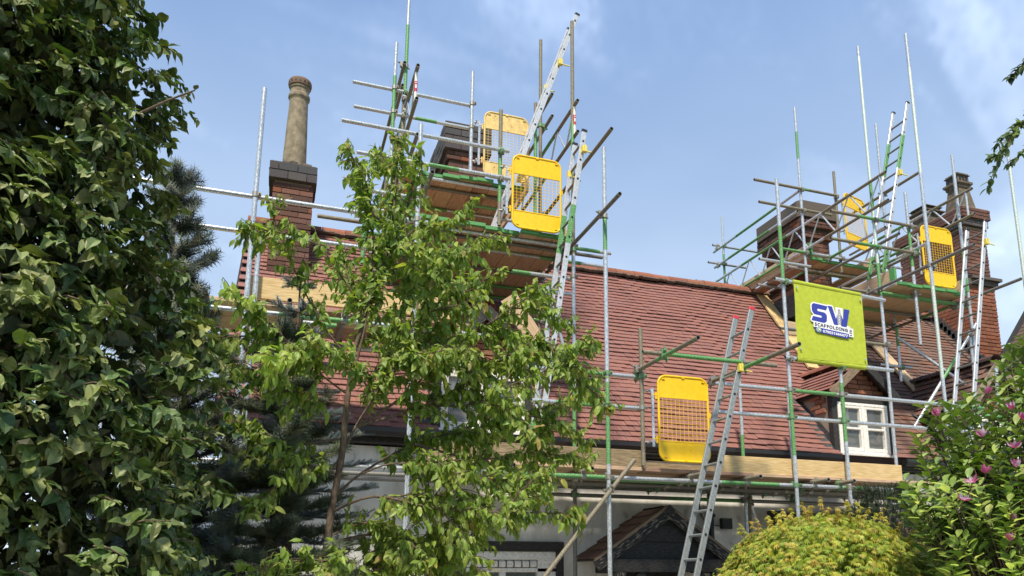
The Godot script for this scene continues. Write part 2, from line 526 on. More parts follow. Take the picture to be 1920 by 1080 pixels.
func build_house() -> void:
	sag.seed = 11
	sag.frequency = 0.05
	for k in 10:
		var m: StandardMaterial3D = M.tile_clay.duplicate()
		m.vertex_color_use_as_albedo = false
		var c := tile_colour(0.0)
		m.albedo_color = L(c.r, c.g, c.b)
		tile_mats.append(m)
	brick_mats = clay("brick_clay", Color(0.20, 0.085, 0.055), 0.35, 8)
	dark_brick_mats = clay("brick_clay", Color(0.125, 0.123, 0.128), 0.35, 6)
	var h := thing("cottage", "long red tiled cottage with white walls, brick chimneys and dormer windows behind the scaffolding", "house", Vector3(5, 0, -9))
	# white walls with an opening for the ground-floor window
	var g := Geo.new()
	for r in [[-0.6, 2.05, 0.0, 3.0], [3.24, 13.8, 0.0, 3.0], [2.05, 3.24, 0.0, 0.7], [2.05, 3.24, 1.9, 3.0]]:
		g.box(at(Vector3((r[0] + r[1]) * 0.5, (r[2] + r[3]) * 0.5, -9.03)), Vector3(r[1] - r[0], r[3] - r[2], 0.26))
	g.box(at(Vector3(-0.47, 1.5, -11.9)), Vector3(0.26, 3.0, 5.46))
	g.box(at(Vector3(13.67, 1.5, -11.9)), Vector3(0.26, 3.0, 5.46))
	g.box(at(Vector3(6.6, 1.5, -14.75)), Vector3(14.4, 3.0, 0.26))
	for x in [-0.6, 13.55]:
		for sx in [0.0, 0.25]:
			g.ftri(Vector3(x + sx, 3.0, -8.95), Vector3(x + sx, 3.0, -14.7), Vector3(x + sx, 6.55, -11.8))
	part(h, "wall", g.mesh(), M.white_render)
	# roof: boarding under the tiles, then tiles one by one
	g = Geo.new()
	var e0 := Vector3(-0.72, EY, EZ)
	var e1 := Vector3(13.95, EY, EZ)
	var rz := EZ - cos(PITCH) * RL
	var ry := EY + sin(PITCH) * RL
	var r0 := Vector3(-0.72, ry, rz)
	var r1 := Vector3(13.95, ry, rz)
	var th := Vector3(0, -0.08, -0.02)
	g.quad(e0, e1, r1, r0, Vector3(0, 1, 1))
	g.quad(e0 + th, e1 + th, r1 + th, r0 + th, Vector3(0, -1, -1))
	g.quad(e0, e1, e1 + th, e0 + th, Vector3(0, 0, 1))
	var b0 := Vector3(-0.72, EY, 2 * rz - EZ)
	var b1 := Vector3(13.95, EY, 2 * rz - EZ)
	g.quad(r0, r1, b1, b0, Vector3(0, 1, -1))
	g.quad(r0 + th, r1 + th, b1 + th, b0 + th, Vector3(0, -1, 1))
	g.quad(e0, r0, r0 + th, e0 + th, Vector3.LEFT)
	g.quad(b0, r0, r0 + th, b0 + th, Vector3.LEFT)
	g.quad(e1, r1, r1 + th, e1 + th, Vector3.RIGHT)
	g.quad(b1, r1, r1 + th, b1 + th, Vector3.RIGHT)
	var roof := part(h, "roof", g.mesh(), M.roof_felt)
	var w := 0.185
	var gauge := 0.1073
	var tm := tile_mesh(w - 0.0025, 0.17, 0.015)
	var dorm := [[2.2, 0.6, 4.72, 0.86], [7.93, 0.54, 4.64, 0.85], [10.2, 0.58, 4.74, 1.1]]
	var xs := []
	var cs := []
	var up := Vector3(0, sin(PITCH), -cos(PITCH))
	var nr := Vector3(0, cos(PITCH), sin(PITCH))
	var bs := Basis(Vector3.RIGHT, nr, -up)
	for r in 44:
		for k in 80:
			var x := -0.70 + (k + (0.5 if r % 2 else 0.0) + 0.5) * w
			if x > 13.9:
				continue
			var s := r * gauge
			var p := roof_pt(x, s + 0.065 + sag.get_noise_2d(x * 14.0, r * 3.0 + 200.0) * 0.012 + rr(-0.0015, 0.0015), 0.031 + rr(-0.002, 0.002))
			var inside := false
			for d in dorm:
				var dx: float = absf(x - d[0])
				if dx < d[1] - 0.03 and p.y < d[2] - dx * d[3] - 0.1:
					inside = true
			if inside:
				continue
			var t := Transform3D(bs * Basis.from_euler(Vector3(-0.205 + rr(-0.014, 0.014), rr(-0.005, 0.005), rr(-0.008, 0.008))), p)
			if rng.randf() < 0.006:
				t = t.translated_local(Vector3(0, 0, 0.025)).rotated_local(Vector3.UP, rr(-0.12, 0.12))
			if r < 11 and x > 3.2 and x < 7.3 and tile_count < 245:
				part(roof, "roof_tile", tm, tile_mats[rng.randi() % tile_mats.size()], t)
				tile_count += 1
			else:
				xs.append(t)
				cs.append(tile_colour(x))
	many(roof, "roof_tiles", tm, M.tile_clay, xs, cs)
	# ridge tiles bedded in dark mortar
	var rm := Geo.new()
	for k in 8:
		var t0 := PI * k / 8.0
		var t1 := PI * (k + 1) / 8.0
		var a := Vector2(cos(t0) * 0.15, sin(t0) * 0.135)
		var b := Vector2(cos(t1) * 0.15, sin(t1) * 0.135)
		rm.quad(Vector3(-0.176, a.y, a.x), Vector3(0.176, a.y, a.x), Vector3(0.176, b.y, b.x), Vector3(-0.176, b.y, b.x), Vector3(0, a.y, a.x))
		for sx in [-0.176, 0.176]:
			rm.quad(Vector3(sx, a.y, a.x), Vector3(sx, b.y, b.x), Vector3(sx, b.y * 0.87, b.x * 0.87), Vector3(sx, a.y * 0.87, a.x * 0.87), Vector3(sx, 0, 0))
	var rmesh := rm.mesh()
	var orange := clay("tile_clay", Color(0.31, 0.125, 0.072), 0.14, 4)
	for k in 41:
		var x := -0.54 + k * 0.359
		var y := ry + 0.005 + sag.get_noise_2d(x * 9.0, 400.0) * 0.03
		part(roof, "ridge_tile", rmesh, orange[k % 4], Transform3D(Basis.from_euler(Vector3(0, 0, rr(-0.012, 0.012))), Vector3(x, y + rr(-0.003, 0.003), rz)))
	g = Geo.new()
	for k in 180:
		var x := -0.7 + k * 0.081
		g.box(Transform3D(Basis.from_euler(Vector3(-0.6, 0, rr(-0.1, 0.1))), Vector3(x, ry + 0.004 + rr(-0.01, 0.01), rz + 0.128)), Vector3(0.084, rr(0.02, 0.04), 0.05))
	var rmo := part(roof, "ridge_mortar", g.mesh(), M.dark_mortar)
	stuff(rmo)
	# gutter and downpipe
	g = Geo.new()
	for seg in [[-0.8, 7.36], [8.5, 9.55], [10.85, 13.9]]:
		var len: float = seg[1] - seg[0]
		g.prism(at(Vector3((seg[0] + seg[1]) * 0.5, 3.12, -8.615)), [Vector2(0.05, 0.055), Vector2(0.0, 0.055), Vector2(-0.04, 0.03), Vector2(-0.05, 0.0), Vector2(-0.04, -0.03), Vector2(0.0, -0.055), Vector2(0.05, -0.055)], len)
	part(h, "gutter", g.mesh(), M.gutter_black)
	g = Geo.new()
	g.tube(Vector3(5.37, 3.05, -8.82), Vector3(5.37, 0.1, -8.82), 0.038, 0.038, 10)
	g.box(at(Vector3(5.37, 2.3, -8.83)), Vector3(0.1, 0.04, 0.09))
	part(h, "downpipe", g.mesh(), M.gutter_black)
	g = Geo.new()
	g.limb([Vector3(5.28, 2.62, -8.88), Vector3(5.24, 2.5, -8.87), Vector3(5.25, 2.33, -8.875), Vector3(5.34, 2.2, -8.88), Vector3(5.55, 2.17, -8.885)], 0.006, 0.006, 5)
	part(h, "cable", g.mesh(), M.gutter_black)
	g = Geo.new()
	g.chamfer_box(at(Vector3(5.605, 2.2, -8.83)), Vector3(0.15, 0.14, 0.07), 0.01)
	g.box(at(Vector3(5.605, 2.2, -8.88)), Vector3(0.05, 0.05, 0.05))
	part(h, "wall_lamp", g.mesh(), M.black_plastic)
	# eaves boards under the tiles
	g = Geo.new()
	g.box(at(Vector3(6.6, 3.07, -8.82)), Vector3(14.5, 0.1, 0.16))
	part(h, "eaves_board", g.mesh(), M.black_timber)
	build_dormer(h, 2.25, 0.6, -8.75, 4.10, 4.76, 3.19, 0.16, true)
	build_dormer(h, 7.925, 0.53, -8.75, 4.13, 4.64, 3.19, 0.12, true)
	build_dormer(h, 10.2, 0.56, -8.42, 4.02, 4.74, 3.19, 0.12, false)
	build_chimneys(h)
	build_front_details(h)

func board(parent: Node3D, called: String, a: Vector3, b: Vector3, wdir: Vector3, width: float, thick: float, m: Material) -> MeshInstance3D:
	# a board from a to b (long axis), wide along wdir
	var x := (b - a).normalized()
	var t := xform((a + b) * 0.5, x, wdir)
	var g := Geo.new()
	g.chamfer_box(Transform3D(Basis(), Vector3.ZERO), Vector3((b - a).length(), width, thick), 0.004)
	return part(parent, called, g.mesh(), m, t)

func build_dormer(h: Node3D, xc: float, hw: float, zf: float, ye: float, ya: float, y0: float, ov: float, dark_trim: bool) -> void:
	# walls
	var slope := atan2(ya - ye, hw + 0.05)
	var zb := -10.4
	var g := Geo.new()
	for s in [-1.0, 1.0]:
		var x: float = xc + hw * s
		# cheek: from the front back to the main roof
		g.quad(Vector3(x, y0 - 0.25, zf - 0.06), Vector3(x, ye, zf - 0.06), Vector3(x, ye, zb), Vector3(x, y0 - 0.25, zb), Vector3(s, 0, 0))
		var xi: float = x - 0.1 * s
		g.quad(Vector3(xi, y0 - 0.25, zf - 0.06), Vector3(xi, ye, zf - 0.06), Vector3(xi, ye, zb), Vector3(xi, y0 - 0.25, zb), Vector3(-s, 0, 0))
	# gable backing
	g.quad(Vector3(xc - hw, ye, zf - 0.1), Vector3(xc + hw, ye, zf - 0.1), Vector3(xc + 0.001, ya - 0.03, zf - 0.1), Vector3(xc - 0.001, ya - 0.03, zf - 0.1), Vector3(0, 0, 1))
	g.quad(Vector3(xc - hw, y0 - 0.25, zf - 0.9), Vector3(xc + hw, y0 - 0.25, zf - 0.9), Vector3(xc + hw, ye, zf - 0.9), Vector3(xc - hw, ye, zf - 0.9), Vector3(0, 0, 1))
	var d := part(h, "dormer", g.mesh(), M.mortar)
	g = Geo.new()
	g.box(at(Vector3(xc, y0 - 0.1, zf - 0.5)), Vector3(hw * 2 - 0.2, 0.05, 0.8))
	g.quad(Vector3(xc - hw + 0.11, y0 - 0.1, zf - 0.85), Vector3(xc + hw - 0.11, y0 - 0.1, zf - 0.85), Vector3(xc + hw - 0.11, ye, zf - 0.85), Vector3(xc - hw + 0.11, ye, zf - 0.85), Vector3(0, 0, 1))
	g.quad(Vector3(xc - hw + 0.11, ye - 0.02, zf - 0.85), Vector3(xc + hw - 0.11, ye - 0.02, zf - 0.85), Vector3(xc + hw - 0.11, ye - 0.02, zf - 0.1), Vector3(xc - hw + 0.11, ye - 0.02, zf - 0.1), Vector3.DOWN)
	part(d, "room", g.mesh(), M.dark_room)
	# bricks of the gable and of the cheek beside the window
	var pale := clay("brick_clay", Color(0.38, 0.185, 0.11), 0.3, 5)
	var row := 0
	var y := ye - 0.06
	while y < ya - 0.06:
		var half := minf((ya - 0.02 - (y + 0.065)) / tan(slope), hw - 0.02)
		if half > 0.04:
			var x := xc - half
			var first := true
			while x < xc + half - 0.02:
				var l := 0.205
				if first and row % 2:
					l = 0.1
				first = false
				l = minf(l, xc + half - x)
				if l > 0.035:
					part(d, "brick", brick_mesh(l, 0.062, 0.05), pale[rng.randi() % 5], at(Vector3(x + l * 0.5, y + 0.031, zf - 0.085 + rr(-0.004, 0.004))))
				x += l + 0.012
		y += 0.074
		row += 1
	y = y0 + 0.2
	row = 0
	while y < ye - 0.06:
		var zend := EZ - (y - EY) / tan(PITCH) + 0.12
		var z := zf - 0.12 - (0.1 if row % 2 else 0.0)
		while z - 0.2 > maxf(zend, zf - 0.9):
			part(d, "brick", brick_mesh(0.205, 0.062, 0.05), pale[rng.randi() % 5], Transform3D(Basis(Vector3.UP, PI / 2), Vector3(xc - hw - 0.008 + rr(-0.003, 0.003), y + 0.031, z - 0.1)))
			z -= 0.217
		y += 0.074
		row += 1
	# black posts, head and sill of the front
	var tm: Material = M.black_timber
	for s in [-1.0, 1.0]:
		board(d, "corner_post", Vector3(xc + s * (hw - 0.035), y0 - 0.28, zf - 0.03), Vector3(xc + s * (hw - 0.035), ye + 0.01, zf - 0.03), Vector3.RIGHT, 0.09, 0.1, tm)
	board(d, "head_beam", Vector3(xc - hw, ye - 0.11, zf - 0.035), Vector3(xc + hw, ye - 0.11, zf - 0.035), Vector3.UP, 0.09, 0.08, tm)
	board(d, "sill_beam", Vector3(xc - hw, y0 - 0.06, zf - 0.03), Vector3(xc + hw, y0 - 0.06, zf - 0.03), Vector3.UP, 0.14, 0.09, tm)
	# lead apron along the cheeks
	for s in [-1.0, 1.0]:
		g = Geo.new()
		var x: float = xc + s * (hw + 0.006)
		var pa := Vector3(x, EY + 0.05, zf - 0.02)
		var pb := Vector3(x, ye, EZ - (ye - EY) / tan(PITCH))
		g.quad(pa, pb, pb + Vector3(0, 0.1, 0.0), pa + Vector3(0, 0.22, 0), Vector3(s, 0, 0))
		g.quad(pa + Vector3(s * 0.005, 0.04, 0.03), pb + Vector3(s * 0.005, 0.04, 0.03), pb + Vector3(s * 0.15, 0.045, 0.03), pa + Vector3(s * 0.15, 0.045, 0.03), Vector3(0, 1, 1))
		part(d, "lead_flashing", g.mesh(), M.lead)
	# white casement window: two lights of two panes
	var wl := xc - hw + 0.085
	var wr := xc + hw - 0.085
	var wb := y0 + 0.03
	var wt := ye - 0.155
	var zw := zf - 0.015
	window(d, wl, wr, wb, wt, zw)
	# roof of the dormer
	var len := Vector2(hw + 0.05, ya - ye).length()
	var rowg := len / 7.0
	var dm := tile_mesh(0.181, 0.17, 0.013)
	var over := 0.09
	for s in [-1.0, 1.0]:
		var eave := Vector3(xc + s * (hw + 0.05), ye, zf + over)
		var up := Vector3(-s * cos(slope), sin(slope), 0)
		var zfar := EZ - (ya - EY) / tan(PITCH)
		var nt := int((zf + over - zfar) / 0.185) + 1
		g = Geo.new()
		var ap := Vector3(xc, ya, zf + over)
		var ne := Vector3(0, 0, EZ - (ye - EY) / tan(PITCH) - (zf + over) - 0.15)
		var na := Vector3(0, 0, zfar - (zf + over) - 0.1)
		g.quad(eave, ap, ap + na, eave + ne, Vector3(s, 1, 0))
		g.quad(eave + Vector3(0, -0.04, 0), ap + Vector3(0, -0.04, 0), ap + na + Vector3(0, -0.04, 0), eave + ne + Vector3(0, -0.04, 0), Vector3(-s, -1, 0))
		g.quad(eave, eave + ne, eave + ne + Vector3(0, -0.04, 0), eave + Vector3(0, -0.04, 0), Vector3(s, 0, 0))
		part(d, "roof_boarding", g.mesh(), M.roof_felt)
		var keep := func(p: Vector3, _r: int, _k: int) -> bool: return p.y > roof_y(p.z) - 0.03 and absf(p.x - xc) > 0.04
		var single := func(_p: Vector3, _r: int, _k: int) -> bool: return xc > 6.0 and xc < 9.0 and s < 0.0 and tile_count < 298
		tiled(d, dm, eave, Vector3(0, 0, -1), up, nt, 7, 0.185, rowg, 0.17, keep, single)
		# bargeboard
		var bm: Material = M.brown_timber if (dark_trim and s < 0 and xc > 5.0) else (M.black_timber if dark_trim else M.stone_pot)
		board(d, "bargeboard", eave + Vector3(s * 0.02, -0.07, 0.015 + s * 0.003), Vector3(xc - s * 0.02, ya - 0.04, zf + over + 0.015 + s * 0.003), Vector3(s * sin(slope), cos(slope), 0), ov, 0.03, bm)
	# ridge tiles
	var rg := Geo.new()
	for k in 6:
		var t0 := PI * k / 6.0
		var t1 := PI * (k + 1) / 6.0
		rg.quad(Vector3(-0.17, sin(t0) * 0.09, cos(t0) * 0.12), Vector3(0.17, sin(t0) * 0.09, cos(t0) * 0.12), Vector3(0.17, sin(t1) * 0.09, cos(t1) * 0.12), Vector3(-0.17, sin(t1) * 0.09, cos(t1) * 0.12), Vector3(0, sin(t0) + 0.1, cos(t0)))
	var rme := rg.mesh()
	var rcol := clay("tile_clay", Color(0.32, 0.13, 0.085) if dark_trim else Color(0.12, 0.085, 0.07), 0.15, 3)
	var z := zf + over - 0.17
	while z > EZ - (ya - EY) / tan(PITCH) - 0.05:
		part(d, "ridge_tile", rme, rcol[rng.randi() % 3], Transform3D(Basis(Vector3.UP, PI / 2) * Basis.from_euler(Vector3(0, 0, rr(-0.02, 0.02))), Vector3(xc, ya + 0.0, z)))
		z -= 0.345

func window(d: Node3D, wl: float, wr: float, wb: float, wt: float, zw: float) -> void:
	var f := Geo.new()
	var xm := (wl + wr) * 0.5
	var fw := 0.042
	for r in [[wl, wr, wt - fw, wt], [wl, wr, wb, wb + fw], [wl, wl + fw, wb + fw, wt - fw], [wr - fw, wr, wb + fw, wt - fw], [xm - 0.025, xm + 0.025, wb + fw, wt - fw]]:
		f.chamfer_box(at(Vector3((r[0] + r[1]) * 0.5, (r[2] + r[3]) * 0.5, zw)), Vector3(r[1] - r[0], r[3] - r[2], 0.08), 0.005)
	f.box(at(Vector3((wl + wr) * 0.5, wb - 0.012, zw + 0.035)), Vector3(wr - wl + 0.06, 0.028, 0.13))
	part(d, "window_frame", f.mesh(), M.white_paint)
	for s in [0, 1]:
		var a := (wl + fw + 0.004) if s == 0 else (xm + 0.029)
		var b := (xm - 0.029) if s == 0 else (wr - fw - 0.004)
		var lo := wb + fw + 0.004
		var hi := wt - fw - 0.004
		var ym := (lo + hi) * 0.5
		var c := Geo.new()
		var sw := 0.036
		for r in [[a, b, hi - sw, hi], [a, b, lo, lo + sw + 0.015], [a, a + sw, lo + sw + 0.015, hi - sw], [b - sw, b, lo + sw + 0.015, hi - sw], [a + sw, b - sw, ym - 0.016, ym + 0.016]]:
			c.chamfer_box(at(Vector3((r[0] + r[1]) * 0.5, (r[2] + r[3]) * 0.5, zw + 0.012)), Vector3(r[1] - r[0], r[3] - r[2], 0.05), 0.005)
		part(d, "casement", c.mesh(), M.white_paint)
		for q in [[lo + sw + 0.015, ym - 0.016], [ym + 0.016, hi - sw]]:
			var p := Geo.new()
			p.quad(Vector3(a + sw, q[0], zw), Vector3(b - sw, q[0], zw), Vector3(b - sw, q[1], zw), Vector3(a + sw, q[1], zw), Vector3(0, 0, 1))
			part(d, "pane", p.mesh(), M.window_glass)
	var cu := Geo.new()
	var k := 0
	var x := wl + 0.1
	while x < xm - 0.12:
		cu.quad(Vector3(x, wb + 0.42, zw - 0.14 - 0.02 * (k % 2)), Vector3(x + 0.03, wb + 0.42, zw - 0.14 - 0.02 * ((k + 1) % 2)), Vector3(x + 0.03, wt, zw - 0.14 - 0.02 * ((k + 1) % 2)), Vector3(x, wt, zw - 0.14 - 0.02 * (k % 2)), Vector3(0, 0, 1))
		x += 0.03
		k += 1
	part(d, "curtain", cu.mesh(), M.curtain)

func brick_face(parent: Node3D, o: Vector3, ax: Vector3, out: Vector3, width: float, y0: float, y1: float, mats: Array, single: bool, course := 0.077, bl := 0.225) -> void:
	var row := 0
	var y := y0
	var b := Basis(ax, Vector3.UP, ax.cross(Vector3.UP))
	var xs := []
	var cs := []
	while y + course * 0.8 < y1:
		var x := 0.0
		var first := true
		while x < width - 0.03:
			var l := bl
			if first and row % 2:
				l = bl * 0.5
			first = false
			if x + l > width - 0.06:
				l = width - x
			l = minf(l, width - x)
			var p := o + ax * (x + l * 0.5) + Vector3(0, y + course * 0.5 - 0.006 - o.y, 0) + out * rr(-0.012, -0.002)
			var hgt := course - 0.011 + rr(-0.002, 0.002)
			if single:
				part(parent, "brick", brick_mesh(l - 0.011, course - 0.011, 0.05), mats[rng.randi() % mats.size()], Transform3D(b * Basis.from_euler(Vector3(0, 0, rr(-0.012, 0.012))), p))
			else:
				xs.append(Transform3D(b.scaled_local(Vector3(l - 0.011, hgt, 0.05)), p))
				var c: Color = mats[rng.randi() % mats.size()].albedo_color.srgb_to_linear()
				cs.append(c)
			x += l
		y += course
		row += 1
	if not single:
		if not box_cache.has("unit"):
			var g := Geo.new()
			g.box(Transform3D(), Vector3.ONE)
			box_cache["unit"] = g.mesh()
		many(parent, "bricks", box_cache["unit"], M.brick_clay, xs, cs)

func stack(parent: Node3D, x0: float, x1: float, zf: float, zb: float, y0: float, y1: float, core: Material, mats: Array, single_front: bool, single_left: bool, course := 0.077, bl := 0.225) -> void:
	var g := Geo.new()
	g.box(at(Vector3((x0 + x1) * 0.5, (y0 + y1) * 0.5, (zf + zb) * 0.5)), Vector3(x1 - x0 - 0.05, y1 - y0, zf - zb - 0.05))
	var c := part(parent, "brickwork", g.mesh(), core)
	var d := 0.022
	brick_face(parent, Vector3(x0, y0, zf - d), Vector3.RIGHT, Vector3(0, 0, 1), x1 - x0, y0, y1, mats, single_front, course, bl)
	brick_face(parent, Vector3(x0 + d, y0, zb), Vector3(0, 0, 1), Vector3.LEFT, zf - zb - 0.05, y0, y1, mats, single_left, course, bl)
	brick_face(parent, Vector3(x1 - d, y0, zf - 0.05), Vector3(0, 0, -1), Vector3.RIGHT, zf - zb - 0.05, y0, y1, mats, false, course, bl)
	brick_face(parent, Vector3(x1, y0, zb + d), Vector3.LEFT, Vector3(0, 0, -1), x1 - x0, y0, y1, mats, false, course, bl)

func holder(h: Node3D, called: String) -> Node3D:
	var o := Node3D.new()
	o.name = called
	h.add_child(o, true)
	return o

func lathe(prof: Array, k: int, c: Vector3) -> Geo:
	var g := Geo.new()
	for i in prof.size() - 1:
		var a: Vector2 = prof[i]
		var b: Vector2 = prof[i + 1]
		var nn := Vector2(b.y - a.y, a.x - b.x).normalized()
		for j in k:
			var t0 := TAU * j / k
			var t1 := TAU * (j + 1) / k
			var d0 := Vector3(cos(t0), 0, sin(t0))
			var d1 := Vector3(cos(t1), 0, sin(t1))
			var n0 := d0 * nn.x + Vector3.UP * nn.y
			var n1 := d1 * nn.x + Vector3.UP * nn.y
			g.tri(c + d0 * a.x + Vector3.UP * a.y, c + d0 * b.x + Vector3.UP * b.y, c + d1 * b.x + Vector3.UP * b.y, n0, n0, n1)
			g.tri(c + d0 * a.x + Vector3.UP * a.y, c + d1 * b.x + Vector3.UP * b.y, c + d1 * a.x + Vector3.UP * a.y, n0, n1, n1)
	return g

func build_chimneys(h: Node3D) -> void:
	# left stack with a tall round pot
	var c := holder(h, "chimney")
	var mid := clay("brick_clay", Color(0.215, 0.112, 0.082), 0.36, 8)
	mid.append_array(clay("brick_clay", Color(0.36, 0.13, 0.07), 0.15, 1))
	stack(c, -0.375, 0.185, -10.83, -11.55, 5.1, 7.1, M.mortar, mid, true, false, 0.086, 0.25)
	stack(c, -0.44, 0.225, -10.77, -11.61, 7.1, 7.37, M.dark_mortar, dark_brick_mats, true, false, 0.135, 0.26)
	var g := Geo.new()
	for k in 40:
		var a := rr(0, TAU)
		var q := rr(0.12, 0.33)
		g.box(Transform3D(Basis.from_euler(Vector3(rr(-0.4, 0.4), rr(0, 3), rr(-0.4, 0.4))), Vector3(-0.11 + cos(a) * q * 0.9, 7.39 + (0.33 - q) * 0.12, -11.15 + sin(a) * q)), Vector3(0.12, 0.05, 0.1))
	part(c, "mortar_flaunching", g.mesh(), M.dark_mortar)
	var pc := Vector3(-0.11, 7.38, -11.12)
	part(c, "pot", lathe([Vector2(0.172, 0), Vector2(0.168, 0.2), Vector2(0.152, 0.7), Vector2(0.134, 1.18), Vector2(0.142, 1.2), Vector2(0.158, 1.23), Vector2(0.158, 1.27), Vector2(0.135, 1.3), Vector2(0.134, 1.36), Vector2(0.15, 1.385), Vector2(0.15, 1.41), Vector2(0.12, 1.41), Vector2(0.11, 0.9)], 24, pc).mesh(), M.stone_pot)
	part(c, "pot_rim", lathe([Vector2(0.135, 1.40), Vector2(0.165, 1.42), Vector2(0.17, 1.45), Vector2(0.17, 1.5), Vector2(0.16, 1.525), Vector2(0.1, 1.53), Vector2(0.1, 1.3)], 24, pc).mesh(), M.pot_rim)
	g = Geo.new()
	for k in 16:
		var a := TAU * k / 16
		var d := Vector3(cos(a), 0, sin(a))
		g.tube(pc + d * 0.15 + Vector3(0, 1.462, 0), pc + d * 0.1725 + Vector3(0, 1.462, 0), 0.013, 0.013, 8)
	part(c, "vent_hole", g.mesh(), M.black_plastic)
	# second stack, dark capped, inside the tall scaffold
	c = holder(h, "chimney")
	stack(c, 2.15, 2.75, -10.82, -11.95, 4.7, 7.9, M.dark_mortar, mid, false, false)
	stack(c, 2.12, 2.78, -10.79, -11.98, 7.9, 8.05, M.dark_mortar, mid, true, false)
	stack(c, 2.07, 2.83, -10.74, -12.03, 8.05, 8.52, M.dark_mortar, dark_brick_mats, true, true, 0.118, 0.26)
	# third stack with stepped stone-dark cap
	c = holder(h, "chimney")
	stack(c, 8.62, 9.2, -10.62, -11.75, 5.2, 7.5, M.dark_mortar, mid, false, false)
	stack(c, 8.57, 9.25, -10.57, -11.8, 7.5, 7.68, M.dark_mortar, mid, true, false)
	stack(c, 8.51, 9.31, -10.51, -11.86, 7.68, 7.84, M.dark_mortar, mid, true, false)
	g = Geo.new()
	var ring := [Vector2(0, -0.46), Vector2(0.3, -0.46), Vector2(0.36, -0.4), Vector2(0.36, 0.4), Vector2(0.3, 0.46), Vector2(-0.36, 0.46), Vector2(-0.42, 0.4), Vector2(-0.42, -0.4), Vector2(-0.36, -0.46)]
	g.prism(Transform3D(Basis(Vector3(0, 1, 0), Vector3(1, 0, 0), Vector3(0, 0, -1)), Vector3(8.94, 8.0, -11.18)), [Vector2(0.43, 0.6), Vector2(0.37, 0.7), Vector2(-0.4, 0.7), Vector2(-0.46, 0.62), Vector2(-0.46, -0.62), Vector2(-0.4, -0.7), Vector2(0.37, -0.7), Vector2(0.43, -0.6)], 0.3)
	g.prism(Transform3D(Basis(Vector3(0, 1, 0), Vector3(1, 0, 0), Vector3(0, 0, -1)), Vector3(8.94, 8.18, -11.18)), [Vector2(0.33, 0.5), Vector2(-0.33, 0.5), Vector2(-0.33, -0.5), Vector2(0.33, -0.5)], 0.08)
	part(c, "cap", g.mesh(), M.dark_mortar)
	g = Geo.new()
	g.box(at(Vector3(8.91, 6.28, -11.18)), Vector3(0.8, 0.42, 1.36))
	part(c, "lead_apron", g.mesh(), M.lead)
	# right stack: orange-red base, ledge, dark shaft, two square pots
	c = holder(h, "chimney")
	var orange := clay("brick_clay", Color(0.43, 0.165, 0.095), 0.3, 6)
	var purple := clay("brick_clay", Color(0.27, 0.135, 0.10), 0.36, 6)
	stack(c, 12.6, 13.3, -10.71, -12.7, 4.6, 7.16, M.mortar, orange, true, false)
	g = Geo.new()
	for r in [[12.55, 13.35, -10.66, 7.16, 0.1], [12.62, 13.4, -10.6, 7.26, 0.06]]:
		g.box(at(Vector3((r[0] + r[1]) * 0.5, r[3] + r[4] * 0.5, (r[2] - 12.75) * 0.5)), Vector3(r[1] - r[0], r[4], r[2] + 12.75))
	g.prism(Transform3D(Basis(), Vector3(13.0, 7.36, -10.8)), [Vector2(-0.04, 0.18), Vector2(0.05, 0.0), Vector2(0.05, -0.1), Vector2(-0.04, -0.1)], 0.8)
	part(c, "ledge", g.mesh(), M.dark_mortar)
	stack(c, 12.84, 13.42, -10.86, -12.6, 7.32, 8.52, M.mortar, purple, true, false)
	stack(c, 12.79, 13.47, -10.81, -12.65, 8.52, 8.68, M.dark_mortar, dark_brick_mats, true, false)
	stack(c, 12.75, 13.51, -10.77, -12.69, 8.68, 8.92, M.mortar, purple, true, false)
	for q in [[13.14, -11.15, 8.92, 0.86, 0.215, 0.14], [13.1, -12.0, 8.92, 0.5, 0.22, 0.19]]:
		g = Geo.new()
		var y: float = q[2]
		var hh: float = q[3]
		var lv := [[0.0, q[4]], [0.62 * hh, q[5] * 1.02], [0.66 * hh, q[5] * 1.2], [0.70 * hh, q[5] * 1.2], [0.74 * hh, q[5] * 1.45], [0.79 * hh, q[5] * 1.45], [0.80 * hh, q[5] * 1.1], [0.97 * hh, q[5] * 1.05], [0.975 * hh, q[5] * 1.3], [hh, q[5] * 1.15]]
		for i in lv.size() - 1:
			var a: float = lv[i][1]
			var b: float = lv[i + 1][1]
			for k in 4:
				var u0 := Vector2(-1, 1).rotated(PI / 2 * k)
				var u1 := Vector2(1, 1).rotated(PI / 2 * k)
				var m := u0 + u1
				g.quad(Vector3(q[0] + u0.x * a, y + lv[i][0], q[1] + u0.y * a), Vector3(q[0] + u1.x * a, y + lv[i][0], q[1] + u1.y * a), Vector3(q[0] + u1.x * b, y + lv[i + 1][0], q[1] + u1.y * b), Vector3(q[0] + u0.x * b, y + lv[i + 1][0], q[1] + u0.y * b), Vector3(m.x, (a - b) * 2.0, m.y))
		g.box(at(Vector3(q[0], y + hh + 0.01, q[1])), Vector3(q[5] * 2.2, 0.03, q[5] * 2.2))
		part(c, "pot", g.mesh(), M.dark_pot)
		g = Geo.new()
		for k in 4:
			for j in 3:
				var u := Vector2((j - 1) * 0.62 * q[5], q[5] * 1.09).rotated(PI / 2 * k)
				g.box(Transform3D(Basis(Vector3.UP, -PI / 2 * k), Vector3(q[0] + u.x, y + hh * 0.885, q[1] + u.y)), Vector3(0.05, hh * 0.12, 0.01))
		part(c, "pot_slot", g.mesh(), M.black_plastic)
	# stepped lead flashing where the right stack meets the roof
	g = Geo.new()
	var k := 0
	var y := 4.9
	while y < 7.0:
		var z := EZ - (y - EY) / tan(PITCH)
		if z < -10.7:
			g.box(at(Vector3(12.585, y + 0.06, z + 0.1)), Vector3(0.012, 0.2, 0.16))
		y += 0.1
